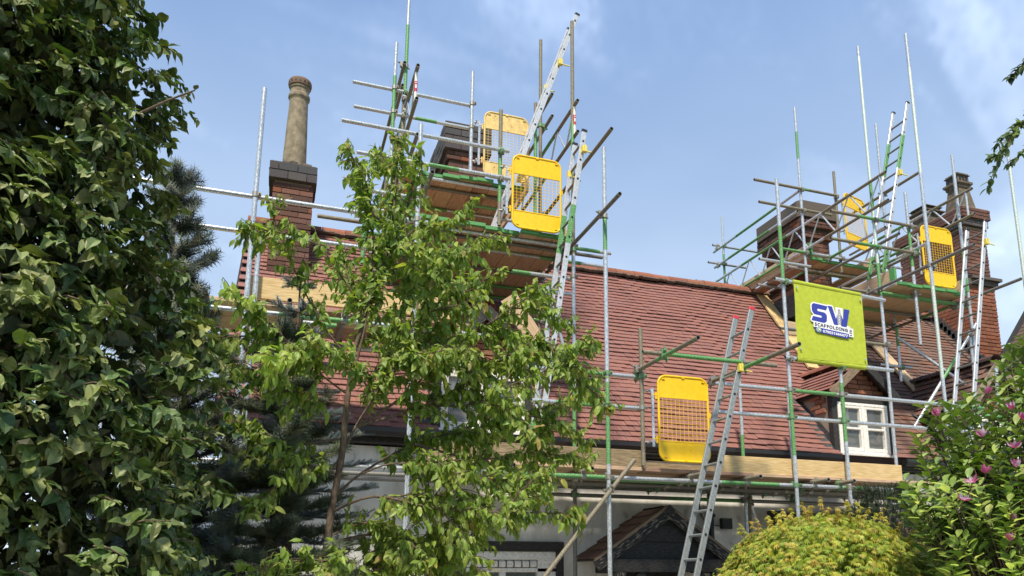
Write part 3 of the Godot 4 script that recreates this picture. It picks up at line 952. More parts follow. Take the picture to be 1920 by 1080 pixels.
	g.quad(Vector3(12.58, 5.3, -10.5), Vector3(12.58, 7.0, -12.0), Vector3(12.38, 7.02, -11.98), Vector3(12.38, 5.33, -10.48), Vector3(0, 1, 1))
	part(c, "lead_flashing", g.mesh(), M.lead)

func build_front_details(h: Node3D) -> void:
	# half-timbered surround of the ground-floor window
	board(h, "lintel", Vector3(1.95, 1.88, -8.88), Vector3(3.32, 1.88, -8.88), Vector3.UP, 0.11, 0.08, M.black_timber)
	board(h, "timber_post", Vector3(3.275, 0.0, -8.88), Vector3(3.275, 1.825, -8.88), Vector3.RIGHT, 0.085, 0.08, M.black_timber)
	board(h, "timber_post", Vector3(2.0, 0.0, -8.88), Vector3(2.0, 1.825, -8.88), Vector3.RIGHT, 0.085, 0.08, M.black_timber)
	var g := Geo.new()
	for r in [[2.05, 3.23, 1.72, 1.82], [2.05, 3.23, 1.575, 1.625], [2.05, 2.12, 0.8, 1.72], [3.0, 3.23, 0.8, 1.72], [2.53, 2.6, 0.8, 1.575], [2.05, 3.23, 0.72, 0.8]]:
		g.chamfer_box(at(Vector3((r[0] + r[1]) * 0.5, (r[2] + r[3]) * 0.5, -8.93)), Vector3(r[1] - r[0], r[3] - r[2], 0.07), 0.006)
	var wf := part(h, "window_frame", g.mesh(), M.white_paint)
	for k in 9:
		g = Geo.new()
		g.chamfer_box(at(Vector3(2.17 + k * 0.097, 1.672, -8.92)), Vector3(0.078, 0.08, 0.06), 0.016)
		part(wf, "carved_block", g.mesh(), M.white_paint)
	g = Geo.new()
	g.box(at(Vector3(2.62, 1.672, -8.965)), Vector3(1.05, 0.1, 0.02))
	part(wf, "block_backing", g.mesh(), M.black_timber)
	for q in [[2.12, 2.53], [2.6, 3.0]]:
		g = Geo.new()
		g.quad(Vector3(q[0], 0.8, -8.94), Vector3(q[1], 0.8, -8.94), Vector3(q[1], 1.575, -8.94), Vector3(q[0], 1.575, -8.94), Vector3(0, 0, 1))
		part(wf, "pane", g.mesh(), M.window_glass)
	g = Geo.new()
	g.box(at(Vector3(2.62, 1.2, -9.3)), Vector3(1.3, 1.6, 0.02))
	part(wf, "room", g.mesh(), M.dark_room)
	# gabled timber porch
	var p := holder(h, "porch")
	var ap := Vector3(4.42, 2.34, -8.2)
	var el := Vector3(3.49, 1.725, -8.2)
	var er := Vector3(5.33, 1.725, -8.2)
	for s in [0, 1]:
		var e: Vector3 = el if s == 0 else er
		var up := (ap - e).normalized()
		var sg := -1.0 if s == 0 else 1.0
		var nrm := Vector3(-up.y * -sg, absf(up.x), 0).normalized()
		if nrm.y < 0:
			nrm = -nrm
		board(p, "bargeboard", e - nrm * 0.05 - up * 0.06 + Vector3(0, 0, 0.003 * sg), ap - nrm * 0.05 + Vector3(0, 0, 0.003 * sg), nrm, 0.14, 0.035, M.peeling_timber)
		board(p, "verge_strip", e + nrm * 0.012 - up * 0.04, ap + nrm * 0.012, nrm, 0.03, 0.05, M.brown_timber)
		g = Geo.new()
		var bk := Vector3(0, 0, -0.7)
		g.quad(e, ap, ap + bk, e + bk, nrm)
		g.quad(e - nrm * 0.03, ap - nrm * 0.03, ap + bk - nrm * 0.03, e + bk - nrm * 0.03, -nrm)
		g.quad(e, e + bk, e + bk - nrm * 0.03, e - nrm * 0.03, -up)
		part(p, "roof_boarding", g.mesh(), M.roof_felt)
		var tmsh := tile_mesh(0.181, 0.23, 0.014)
		var ln := (ap - e).length()
		var browns := clay("tile_clay", Color(0.175, 0.095, 0.062), 0.22, 5)
		for r in 6:
			for k in 4:
				var zz := -8.2 - (k + 0.5 + (0.5 if r % 2 else 0.0)) * 0.185
				if zz < -8.85:
					continue
				var q := e + up * (r * ln / 6.0 + 0.1) + nrm * 0.025
				var bz := Basis(Vector3(0, 0, -1), nrm, Vector3(0, 0, -1).cross(nrm))
				if bz.z.dot(up) > 0:
					bz = Basis(Vector3(0, 0, 1), nrm, Vector3(0, 0, 1).cross(nrm))
				part(p, "porch_tile", tmsh, browns[rng.randi() % 5], Transform3D(bz * Basis.from_euler(Vector3(-0.1 + rr(-0.02, 0.02), rr(-0.03, 0.03), rr(-0.02, 0.02))), Vector3(q.x, q.y, zz)))
	g = Geo.new()
	g.box(Transform3D(Basis.from_euler(Vector3(0, 0, PI / 4)), ap + Vector3(0, -0.045, 0.03)), Vector3(0.1, 0.1, 0.03))
	part(p, "apex_block", g.mesh(), M.black_timber)
	for k in 3:
		var y0 := 1.73 + k * 0.2
		var y1 := minf(y0 + 0.192, 2.26)
		var w0 := (2.30 - y0) / 0.615 * 0.93
		var w1 := maxf((2.30 - y1) / 0.615 * 0.93, 0.01)
		g = Geo.new()
		g.quad(Vector3(4.41 - w0, y0, -8.26), Vector3(4.41 + w0, y0, -8.26), Vector3(4.41 + w1, y1, -8.265), Vector3(4.41 - w1, y1, -8.265), Vector3(0, 0, 1))
		g.quad(Vector3(4.41 - w0, y0, -8.26), Vector3(4.41 + w0, y0, -8.26), Vector3(4.41 + w0, y0, -8.29), Vector3(4.41 - w0, y0, -8.29), Vector3.DOWN)
		g.quad(Vector3(4.41 - w0, y0, -8.29), Vector3(4.41 + w0, y0, -8.29), Vector3(4.41 + w1, y1, -8.29), Vector3(4.41 - w1, y1, -8.29), Vector3(0, 0, -1))
		part(p, "gable_board", g.mesh(), M.black_timber)
	board(p, "tie_beam", Vector3(3.6, 1.65, -8.24), Vector3(5.24, 1.65, -8.24), Vector3.UP, 0.15, 0.09, M.black_timber)
	for x in [3.78, 5.1]:
		board(p, "porch_post", Vector3(x, 0.0, -8.25), Vector3(x, 1.575, -8.25), Vector3.RIGHT, 0.12, 0.12, M.peeling_timber)
		var sg := 1.0 if x < 4.4 else -1.0
		board(p, "brace", Vector3(x + sg * 0.05, 1.32, -8.25), Vector3(x + sg * 0.3, 1.57, -8.25), Vector3(-sg, 1, 0), 0.09, 0.06, M.black_timber)
	for q in [[3.78, 0], [5.1, 0]]:
		board(p, "side_boarding", Vector3(q[0], 0.6, -8.32), Vector3(q[0], 0.6, -8.88), Vector3.UP, 1.2, 0.04, M.black_timber)
		board(p, "side_beam", Vector3(q[0], 1.62, -8.3), Vector3(q[0], 1.62, -8.89), Vector3.UP, 0.12, 0.06, M.black_timber)
	g = Geo.new()
	g.box(at(Vector3(4.45, 1.0, -8.885)), Vector3(1.0, 2.0, 0.03))
	part(p, "front_door", g.mesh(), M.black_timber)
	# low lean-to roof at the right, partly wrapped in black sheet and foil
	var lo := holder(h, "bay_roof")
	g = Geo.new()
	g.quad(Vector3(6.5, 1.85, -8.35), Vector3(9.2, 1.85, -8.35), Vector3(9.2, 2.3, -8.88), Vector3(6.5, 2.3, -8.88), Vector3(0, 1, 1))
	g.box(at(Vector3(7.85, 0.9, -8.65)), Vector3(2.6, 1.8, 0.5))
	part(lo, "roof_boarding", g.mesh(), M.roof_felt)
	var up2 := Vector3(0, 0.45, -0.53).normalized()
	var no := func(_p: Vector3, _r: int, _k: int) -> bool: return false
	var yes := func(_p: Vector3, _r: int, _k: int) -> bool: return true
	tiled(lo, tile_mesh(0.181, 0.17, 0.013), Vector3(6.5, 1.85, -8.35), Vector3.RIGHT, up2, 14, 6, 0.185, 0.105, 0.17, yes, no)
	g = Geo.new()
	var prev := []
	for i in 14:
		var x := 6.2 + i * 0.085
		var rowp := []
		for j in 6:
			rowp.append(Vector3(x + rr(-0.02, 0.02), 2.05 + j * 0.065 + rr(-0.02, 0.02) - (0.1 if i < 3 else 0.0) * (5 - j) * 0.2, -8.5 - j * 0.06 + rr(-0.035, 0.035)))
		if i > 0:
			for j in 5:
				g.quad(prev[j], rowp[j], rowp[j + 1], prev[j + 1], Vector3(0, 0.5, 1))
		prev = rowp
	part(lo, "black_sheet", g.mesh(), M.black_plastic)
	g = Geo.new()
	for i in 22:
		var x := 7.3 + i * 0.05
		g.tube(Vector3(x, 2.36 + rr(-0.012, 0.012), -8.72), Vector3(x + 0.052, 2.36 + rr(-0.012, 0.012), -8.72), rr(0.055, 0.075), rr(0.055, 0.075), 9, false)
	part(lo, "foil_wrapped_pipe", g.mesh(), M.silver_foil)

# ---------------------------------------------------------------- neighbouring gable at the far right
func build_neighbour() -> void:
	var h := thing("gabled_house", "dark gabled house end with wooden bargeboard at the right edge, beyond the orange brick chimney", "house", Vector3(13.6, 0, -10))
	var zf := -9.6
	var el := Vector3(11.9, 4.85, zf)
	var ap := Vector3(13.8, 7.2, zf)
	var er := Vector3(15.7, 4.85, zf)
	var up := (ap - el).normalized()
	var nl := Vector3(-up.y, up.x, 0)
	board(h, "bargeboard", el, ap, nl, 0.2, 0.04, M.brown_timber)
	board(h, "bargeboard", er, ap, Vector3(up.y, up.x, 0), 0.2, 0.04, M.brown_timber)
	var g := Geo.new()
	var bk := Vector3(0, 0, -0.34)
	g.quad(el + nl * 0.1, ap + nl * 0.1, ap + nl * 0.1 + bk, el + nl * 0.1 + bk, nl)
	g.quad(el + nl * 0.06, ap + nl * 0.06, ap + nl * 0.06 + bk, el + nl * 0.06 + bk, -nl)
	var nr := Vector3(up.y, up.x, 0)
	g.quad(er + nr * 0.1, ap + nr * 0.1, ap + nr * 0.1 + bk, er + nr * 0.1 + bk, nr)
	g.quad(er + nr * 0.06, ap + nr * 0.06, ap + nr * 0.06 + bk, er + nr * 0.06 + bk, -nr)
	var roof := part(h, "roof", g.mesh(), M.black_timber)
	var tm := tile_mesh(0.181, 0.17, 0.013)
	var bm := clay("tile_clay", Color(0.16, 0.11, 0.085), 0.2, 4)
	for r in 27:
		for k in 1:
			var b := Basis(Vector3(0, 0, 1), nl, Vector3(0, 0, 1).cross(nl))
			part(roof, "roof_tile", tm, bm[rng.randi() % 4], Transform3D(b * Basis.from_euler(Vector3(-0.12, rr(-0.03, 0.03), rr(-0.02, 0.02))), el + up * (r * 0.112 + 0.06) + nl * 0.125 + Vector3(0, 0, -0.06 - 0.185 * k)))
	g = Geo.new()
	g.quad(Vector3(12.2, 0, zf - 0.35), Vector3(15.3, 0, zf - 0.35), Vector3(15.3, 4.9, zf - 0.35), Vector3(12.2, 4.9, zf - 0.35), Vector3(0, 0, 1))
	g.quad(Vector3(12.0, 4.85, zf - 0.35), Vector3(15.6, 4.85, zf - 0.35), Vector3(13.81, 7.1, zf - 0.35), Vector3(13.79, 7.1, zf - 0.35), Vector3(0, 0, 1))
	g.box(at(Vector3(14.6, 2.45, -12.7)), Vector3(1.4, 4.9, 5.4))
	part(h, "wall", g.mesh(), M.black_timber)

# ---------------------------------------------------------------- scaffolding
# each tube: from x, y, z to x, y, z in metres; then its finish: g galvanised, G green paint, o old, d dull, with the share of the length where it changes
const FRONT := [
	[-0.41, 6.38, -7.5, -0.41, 0, -7.5, "g"],
	[-0.34, 4.85, -7.52, -0.34, 2, -7.52, "g"],
	[1.18, 6.32, -7.5, 1.18, 0, -7.5, "g.28g.55G.6g"],
	[3.33, 6.47, -7.5, 3.33, 0, -7.5, "g.13G.2g.44G.58g"],
	[5.74, 6.51, -7.5, 5.74, 0, -7.5, "g.1G.217g.43G.55g"],
	[6.51, 4.08, -7.5, 6.51, 0, -7.5, "g.05G.23g"],
	[8.17, 9.27, -7.5, 8.17, 0, -7.5, "g.06m.24g.42m.56g"],
	[9.92, 7.9, -7.5, 9.92, 0, -7.5, "g.05m.4g"],
	[3.75, 4.29, -7.5, 3.75, 2.72, -7.5, "o"],
	[5.7, 4.18, -8.5, 5.7, 0, -8.5, "g.2G.36g"],
	[6.47, 3.96, -8.5, 6.47, 2.5, -8.5, "g"],
	[8.33, 4.43, -8.6, 8.33, 0, -8.6, "g.3G.55g"],
	[3.33, 8.92, -8.5, 3.33, 0, -8.5, "o.17G.25o.38g.58G.66g.7d"],
	[2.97, 5.03, -8.75, 2.97, 2.55, -8.75, "o"],
	[5.76, 2.58, -8.5, 5.76, 0, -8.5, "o"],
	[5.76, 2.58, -8.55, 6.08, 2.19, -8.8, "g"],
	[-1.6, 2.58, -7.55, 9.9, 2.58, -7.55, "g.32G.43g.552G.62g.7G.73g"],
	[-1.6, 2.58, -8.55, 9.9, 2.58, -8.55, "G.1d"],
	[-1.6, 2.58, -8.1, 9.9, 2.58, -8.1, "d"],
	[2.47, 3.37, -7.55, 3.8, 3.37, -7.55, "g.2G.6g"],
	[3.34, 3.73, -7.55, 2.35, 3.73, -7.55, "G.7g"],
	[3.34, 3.73, -7.55, 3.82, 3.73, -7.55, "g"],
	[4.71, 3.4, -7.55, 8.84, 3.4, -7.55, "g"],
	[4.69, 3.74, -7.55, 8.89, 3.74, -7.55, "g.27G.42g.9G"],
	[8.88, 3.64, -7.55, 9.41, 3.64, -7.55, "G"],
	[-0.45, 2.63, -7.28, -0.45, 2.63, -8.7, "o"],
	[0.35, 2.63, -7.28, 0.35, 2.63, -8.7, "o"],
	[1.9, 2.63, -7.28, 1.9, 2.63, -8.7, "o"],
	[2.2, 2.63, -7.28, 2.2, 2.63, -8.7, "o"],
	[3.05, 2.63, -7.28, 3.05, 2.63, -8.7, "o"],
	[4.35, 2.63, -7.28, 4.35, 2.63, -8.7, "o"],
	[5.1, 2.63, -7.28, 5.1, 2.63, -8.7, "o"],
	[6.03, 2.63, -7.28, 6.03, 2.63, -8.7, "o"],
	[6.4, 2.63, -7.28, 6.4, 2.63, -8.7, "o"],
	[7.35, 2.63, -7.28, 7.35, 2.63, -8.7, "o"],
	[8.1, 2.63, -7.28, 8.1, 2.63, -8.7, "o"],
	[0.11, 3.97, -7.55, 0.43, 3.97, -7.55, "g.6G"],
	[-1.5, 4.03, -7.55, 1.97, 4.03, -7.55, "g.2g.4G.6g.72G.9g"],
	[-1.5, 4.03, -8.5, 1.97, 4.03, -8.5, "g"],
	[-0.75, 4.08, -7.25, -0.75, 4.08, -8.7, "d"],
	[-0.02, 4.08, -7.25, -0.02, 4.08, -8.7, "d"],
	[0.5, 4.08, -7.25, 0.5, 4.08, -8.7, "d"],
	[1.3, 4.08, -7.25, 1.3, 4.08, -8.7, "d"],
	[-1.5, 5.21, -7.55, 1.35, 5.21, -7.55, "g"],
	[-1.5, 4.83, -7.55, 1.35, 4.83, -7.55, "g.8G"],
	[3.01, 5.09, -8.75, 3.4, 5.09, -8.75, "g"],
	[2.79, 4.91, -8.75, 3.09, 4.91, -8.75, "g"],
	[2.88, 4.69, -8.75, 3.4, 4.69, -8.75, "G.4g"],
	[2.55, 5.24, -8.6, 3.34, 5.24, -8.6, "G.3g"],
	[3.01, 5.1, -8.6, 3.43, 3.62, -8.6, "g.15G.35g.7G"],
	[2.48, 3.42, -8.4, 3.04, 3.02, -8.4, "o"],
	[3.61, 2.77, -7.44, 2.58, 1.53, -7.44, "o"],
	[3.72, 3.8, -6.2, 3.72, 3.8, -7.62, "o.3G.6o"],
	[4.69, 3.76, -5.94, 4.69, 3.76, -7.62, "o.3G.6o"],
	[3.48, 3.83, -6.92, 5.13, 3.83, -6.92, "o.15G.75o"],
	[3.27, 5.6, -6.95, 3.27, 5.6, -10.88, "d"],
	[1.24, 5.52, -7.03, 1.24, 5.52, -8.35, "d"],
	[8.17, 5.68, -6.79, 8.17, 5.68, -9, "d"],
	[9.8, 5.68, -7.46, 9.8, 5.68, -10.49, "d.4G.6d"],
	[5.58, 5.115, -7.45, 7.27, 5.04, -7.45, "g"],
	[5.66, 4.12, -7.45, 7.3, 4.1, -7.45, "g"],
	[1.3, 2.588, -7.78, 8.3, 2.588, -7.78, "o.3G.5o"],
	[1.3, 2.588, -8.32, 8.3, 2.588, -8.32, "d"],
	[3.0, 2.48, -8.55, 8.3, 2.48, -8.55, "d.3G.5d"]
]
const LEFT_TOWER := [
	[2.32, 7.29, -8.4, 2.32, 5.72, -8.4, "o.43G.8o"],
	[1.08, 8.51, -9.2, 1.08, 5.2, -9.2, "g.15G.45g"],
	[1.23, 9.45, -9.28, 1.23, 7.55, -9.28, "g.3G.9g"],
	[1.22, 7.75, -9.28, 1.22, 5.3, -9.28, "o"],
	[2.13, 8.33, -9.2, 2.13, 6.8, -9.2, "g"],
	[3.22, 9.33, -9.5, 3.22, 5.6, -9.5, "o"],
	[3.03, 8.02, -9.15, 3.03, 6, -9.15, "o.2G"],
	[0.72, 6.15, -8.4, 0.72, 5, -8.4, "g.4G"],
	[0.4, 6.71, -8.35, 2.42, 6.71, -8.35, "g"],
	[0.59, 6.34, -8.35, 2.44, 6.34, -8.35, "g.45G.65g"],
	[0.56, 5.91, -8.4, 1.42, 5.91, -8.4, "g"],
	[0.61, 5.68, -8.4, 0.93, 5.68, -8.4, "g"],
	[0.55, 7.84, -9.25, 2.14, 7.84, -9.25, "g"],
	[0.58, 7.49, -9.25, 2.17, 7.49, -9.25, "g.5G.68g"],
	[0.62, 5.65, -8.56, 3.88, 5.65, -8.56, "g.2G.35g.8G.95g"],
	[0.21, 5.65, -8.72, 3.83, 5.65, -8.72, "o.3G.4d"],
	[0.7, 5.65, -9, 3.96, 5.65, -9, "G.3g.72G.9g"],
	[0.9, 5.65, -9.62, 3.3, 5.65, -9.62, "d.75G"],
	[0.9, 5.65, -10.2, 3.3, 5.65, -10.2, "d.75G"],
	[0.9, 5.65, -10.65, 3.3, 5.65, -10.65, "d.75G"],
	[1.1, 6.71, -9.35, 2.75, 6.71, -9.35, "G.3g"],
	[1.1, 6.71, -9.6, 2.8, 6.71, -9.6, "d"],
	[1.1, 6.71, -10.2, 3.4, 6.71, -10.2, "G.4g"],
	[2.2, 6.6, -9.7, 3.5, 6.6, -9.7, "G"],
	[2.3, 6.25, -10.1, 3.6, 6.25, -10.1, "G.5o"],
	[1.25, 6.6, -8.17, 1.25, 6.6, -9.2, "d"],
	[1.2, 8.25, -9.2, 1.2, 8.25, -11.79, "o"],
	[1.2, 7.98, -9.31, 1.2, 7.98, -10.31, "o"],
	[3.35, 6.61, -7.31, 3.35, 6.61, -9.76, "o"],
	[3.3, 7.92, -9.21, 3.3, 7.92, -10.33, "o"],
	[3.33, 8.33, -9.3, 3.33, 8.33, -10.6, "o"]
]
const RIGHT_TOWER := [
	[8.23, 9.79, -8.5, 8.23, 0, -8.5, "g.02m.24G.285m.377G.43g"],
	[8.9, 7.38, -8.5, 8.9, 4.9, -8.5, "g.25G.5g"],
	[9.97, 8.23, -8.5, 9.97, 4.6, -8.5, "g.45G.5g"],
	[8.12, 9.6, -9.98, 8.12, 5.6, -9.98, "g.12G.25g"],
	[8.86, 8.5, -9.98, 8.86, 6.6, -9.98, "o"],
	[9.44, 9.27, -9.5, 9.44, 5.6, -9.5, "g"],
	[8.23, 8.73, -12.6, 8.23, 6, -12.6, "g.3G.7g"],
	[7.15, 8.01, -9.93, 8.85, 8.01, -9.93, "o.55G.65o"],
	[7.22, 7.62, -9.93, 8.69, 7.62, -9.93, "o.2o"],
	[7.39, 6.79, -8.45, 9, 6.79, -8.45, "o.3G.6o"],
	[7.35, 6.35, -8.45, 9.02, 6.35, -8.45, "o.3G.55o"],
	[7.62, 6.85, -9.95, 10.16, 6.85, -9.95, "G.2g"],
	[8, 6.72, -10.3, 10, 6.72, -10.3, "g"],
	[8, 6.72, -11.2, 10, 6.72, -11.2, "g"],
	[7.75, 6.72, -12.2, 10, 6.72, -12.2, "g"],
	[7.98, 8.08, -12.6, 9.31, 8.08, -12.6, "g"],
	[7.86, 7.69, -12.6, 8.77, 7.69, -12.6, "g"],
	[7.56, 7.26, -12.6, 8.21, 7.26, -12.6, "g"],
	[6.92, 6.43, -9.6, 7.9, 6.43, -9.6, "g"],
	[8.1, 8, -10, 8.1, 8, -12.76, "g.2G.7g"],
	[8.1, 7.66, -10.07, 8.1, 7.66, -12.75, "g.3G.8g"],
	[8.6, 6.82, -8.66, 8.6, 6.82, -11.71, "g.3G.7g"],
	[9.5, 7.96, -8.76, 9.5, 7.96, -10.28, "o"],
	[8.6, 6.6, -8.4, 8.6, 6.6, -10.6, "d"],
	[9.4, 6.6, -8.5, 9.4, 6.6, -10.6, "d"],
	[7.68, 5.71, -8.7, 10.14, 5.71, -8.7, "o.3G.5g.6G"],
	[8.2, 5.68, -8.58, 10, 5.68, -8.58, "G"],
	[8.1, 5.73, -9.35, 10, 5.73, -9.35, "G.5d"],
	[8.1, 5.73, -9.9, 10, 5.73, -9.9, "G.5d"],
	[8.95, 6.42, -8.22, 8.95, 6.42, -10.36, "g.3G.5g"],
	[9.17, 5.25, -9.2, 10.15, 4.13, -8.5, "g"],
	[10.13, 5.43, -8.5, 8.63, 3.64, -8.5, "g.3G.6g"],
	[9.27, 5.45, -9.3, 9.26, 4.55, -9.3, "G.35g"],
	[8.81, 4.78, -9.25, 9.45, 4.78, -9.25, "g"],
	[7.84, 4.83, -8.5, 8.31, 4.83, -8.5, "o"],
	[6.54, 4.89, -8.5, 6.65, 4.89, -8.5, "d"],
	[9.9, 5.23, -8.5, 9.92, 3.72, -8.5, "g"],
	[9.15, 4.31, -7.5, 9.11, 3.79, -7.5, "g"]
]
const CHERRY := [
	[0.28,1.50,-4.80, 0.31,1.94,-4.80, 0.35,2.27,-4.80, 0.36,2.50,-4.80, 0.37,2.69,-4.80, 0.39,2.95,-4.80, 0.46,3.20,-4.80, 0.54,3.54,-4.80, 0.59,3.81,-4.80, 0.60,4.16,-4.80, 0.61,4.47,-4.80],
	[0.31,2.20,-4.80, 0.43,2.48,-4.87, 0.54,2.71,-4.93, 0.65,3.10,-5.00, 0.74,3.43,-5.06, 0.88,3.84,-5.13, 1.22,4.33,-5.19],
	[0.37,2.69,-4.80, 0.46,3.20,-4.78, 0.47,3.70,-4.77, 0.41,4.06,-4.75, 0.26,4.32,-4.73],
	[0.46,3.20,-4.80, 0.62,3.77,-4.87, 0.71,4.08,-4.93, 0.78,4.51,-5.00],
	[0.43,2.47,-4.80, 0.72,2.69,-4.76, 1.01,3.02,-4.72, 1.32,3.26,-4.68, 1.55,3.45,-4.64],
	[0.43,2.47,-4.80, 0.85,2.63,-4.75, 1.19,2.85,-4.71, 1.53,3.09,-4.66, 1.73,3.04,-4.61],
	[0.33,2.04,-4.80, 0.49,2.20,-4.93, 0.83,2.42,-5.06, 1.32,2.59,-5.19, 1.76,2.77,-5.32, 2.17,2.93,-5.45],
	[0.79,2.38,-4.80, 1.28,2.34,-5.04, 1.75,2.44,-5.29, 2.29,2.45,-5.53],
	[0.31,1.94,-4.80, 0.54,2.03,-4.67, 0.84,1.97,-4.55, 1.13,1.94,-4.42, 1.72,1.93,-4.29],
	[0.29,1.75,-4.80, 0.64,1.82,-4.92, 1.01,1.70,-5.04, 1.34,1.83,-5.16],
	[0.27,1.69,-4.80, 0.53,1.58,-4.93, 0.81,1.63,-5.07, 1.15,1.68,-5.20],
	[0.35,2.68,-4.80, 0.19,2.74,-4.61, -0.01,2.87,-4.43, -0.21,3.01,-4.24, -0.31,3.00,-4.06],
	[0.38,2.88,-4.80, 0.17,3.14,-4.81, -0.04,3.54,-4.83, -0.20,3.92,-4.84],
	[0.36,2.60,-4.80, 0.10,2.61,-4.63, -0.11,2.68,-4.46, -0.26,2.66,-4.30],
	[0.34,2.39,-4.80, 0.13,2.35,-4.81, -0.09,2.38,-4.82, -0.30,2.49,-4.84],
	[0.31,2.18,-4.80, 0.10,2.21,-4.70, -0.02,2.24,-4.59],
	[0.55,3.43,-4.80, 0.71,3.63,-4.97, 1.08,3.83,-5.15, 1.47,4.11,-5.32],
	[0.62,3.04,-4.80, 0.93,3.31,-4.73, 1.16,3.46,-4.67, 1.29,3.54,-4.60],
	[0.86,2.64,-4.80, 1.11,2.63,-4.66, 1.35,2.75,-4.52, 1.59,2.85,-4.39, 1.71,2.82,-4.25],
	[0.46,3.20,-4.80, 0.29,3.43,-4.79, 0.14,3.62,-4.78, 0.01,3.67,-4.77],
	[0.48,2.18,-4.80, 0.66,2.24,-4.71, 0.94,2.20,-4.62, 1.26,2.14,-4.53, 1.54,2.16,-4.44],
	[0.55,3.58,-4.80, 0.73,3.78,-4.67, 0.84,3.76,-4.54],
	[0.60,4.16,-4.80, 0.55,4.48,-5.13, 0.51,4.70,-5.45],
	[0.27,1.70,-4.80, 0.37,1.66,-4.61, 0.30,1.60,-4.41],
	[0.37,2.81,-4.80, 0.58,2.85,-4.75, 0.76,3.03,-4.71, 0.99,3.18,-4.66],
	[0.59,3.81,-4.80, 0.48,3.98,-4.95, 0.37,4.31,-5.10],
	[0.46,3.20,-4.80, 0.38,3.50,-5.15, 0.32,3.91,-5.50],
	[0.52,2.68,-4.80, 0.30,2.86,-4.53, 0.13,2.83,-4.25],
	[0.28,1.78,-4.80, 0.50,1.88,-4.81, 0.70,1.82,-4.83, 0.64,1.69,-4.84],
	[0.43,2.47,-4.80, 0.60,2.80,-4.69, 0.74,3.13,-4.58, 0.87,3.46,-4.47]
]

const TUBE_R := 0.02415

func finish(ch: String) -> Material:
	match ch:
		"G": return M.green_paint
		"o": return M.old_steel
		"d": return M.dull_steel
		"m": return M.worn_green
	return M.galvanised_steel

func tube_mesh(a: Vector3, b: Vector3, style: String, r := TUBE_R) -> ArrayMesh:
	var am := ArrayMesh.new()
	var d := (b - a).normalized()
	var by := {}
	var t0 := 0.0
	var i := 0
	while i < style.length():
		var ch := style[i]
		i += 1
		var j := i
		while j < style.length() and (style[j] == "." or style[j].is_valid_int()):
			j += 1
		var t1 := 1.0 if j == i else style.substr(i, j - i).to_float()
		if j >= style.length():
			t1 = 1.0
		i = j
		if not by.has(ch):
			by[ch] = Geo.new()
		(by[ch] as Geo).tube(a.lerp(b, t0), a.lerp(b, t1), r, r, 12, false)
		t0 = t1
	var e := Geo.new()
	e.hollow_end(a, -d, r, r - 0.0045, 0.25)
	e.hollow_end(b, d, r, r - 0.0045, 0.25)
	for ch in by:
		(by[ch] as Geo).add_to(am, finish(ch))
	e.add_to(am, M.dull_steel)
	return am

var coupler_shape: ArrayMesh

func make_coupler() -> void:
	# tube one runs along x at the origin, tube two along y, 5 cm further along z
	var g := Geo.new()
	var r := 0.0325
	g.tube(Vector3(-0.026, 0, 0), Vector3(0.026, 0, 0), r, r, 12)
	g.tube(Vector3(0, -0.026, 0.05), Vector3(0, 0.026, 0.05), r, r, 12)
	g.box(at(Vector3(0, 0, 0.025)), Vector3(0.05, 0.05, 0.02))
	for q in [[Vector3(0, 0.038, 0.012), Vector3(0, 0.038, -0.062)], [Vector3(0.038, 0, 0.038), Vector3(0.038, 0, 0.112)]]:
		var p0: Vector3 = q[0]
		var p1: Vector3 = q[1]
		g.tube(p0, p1, 0.0065, 0.0065, 6)
		g.tube(p0.lerp(p1, 0.62), p0.lerp(p1, 0.86), 0.0125, 0.0125, 6)
		g.box(at(p0.lerp(p1, 0.4)), Vector3(0.034, 0.034, 0.026))
	coupler_shape = g.mesh()

func coupler(s: Node3D, p: Vector3, x: Vector3, y: Vector3, z: Vector3) -> void:
	x = (x - z * x.dot(z)).normalized()
	var yy := z.cross(x)
	if yy.dot(y) < 0:
		x = -x
		yy = z.cross(x)
	var k := rng.randf()
	part(s, "coupler", coupler_shape, M.coupler_green if k < 0.28 else M.coupler_steel, Transform3D(Basis(x, yy, z), p))

func scaffold(called: String, label: String, p: Vector3, tubes: Array) -> Node3D:
	var s := thing(called, label, "scaffold", p)
	for t in tubes:
		part(s, "scaffold_tube", tube_mesh(Vector3(t[0], t[1], t[2]), Vector3(t[3], t[4], t[5]), t[6]))
	return s

func couple(groups: Array, roots: Array) -> void:
	# a coupler wherever two tubes pass within a tube's width of each other
	var all := []
	for gi in groups.size():
		for t in groups[gi]:
			all.append([Vector3(t[0], t[1], t[2]), Vector3(t[3], t[4], t[5]), gi])
	var n := 0
	for i in all.size():
		for j in range(i + 1, all.size()):
			var a0: Vector3 = all[i][0]
			var a1: Vector3 = all[i][1]
			var b0: Vector3 = all[j][0]
			var b1: Vector3 = all[j][1]
			var da := (a1 - a0).normalized()
			var db := (b1 - b0).normalized()
			if absf(da.dot(db)) > 0.85:
				continue
			var q := Geometry3D.get_closest_points_between_segments(a0, a1, b0, b1)
			var gap := q[0].distance_to(q[1])
			if gap > 0.105 or q[0].y > 8.9:
				continue
			if q[0].y < 2.3:
				continue
			var z := q[1] - q[0]
			if gap < 0.02:
				z = da.cross(db)
			z = (z - da * z.dot(da)).normalized()
			if absf(z.dot(db)) > 0.7:
				continue
			coupler(roots[all[i][2]], q[0], da, db, z)
			n += 1

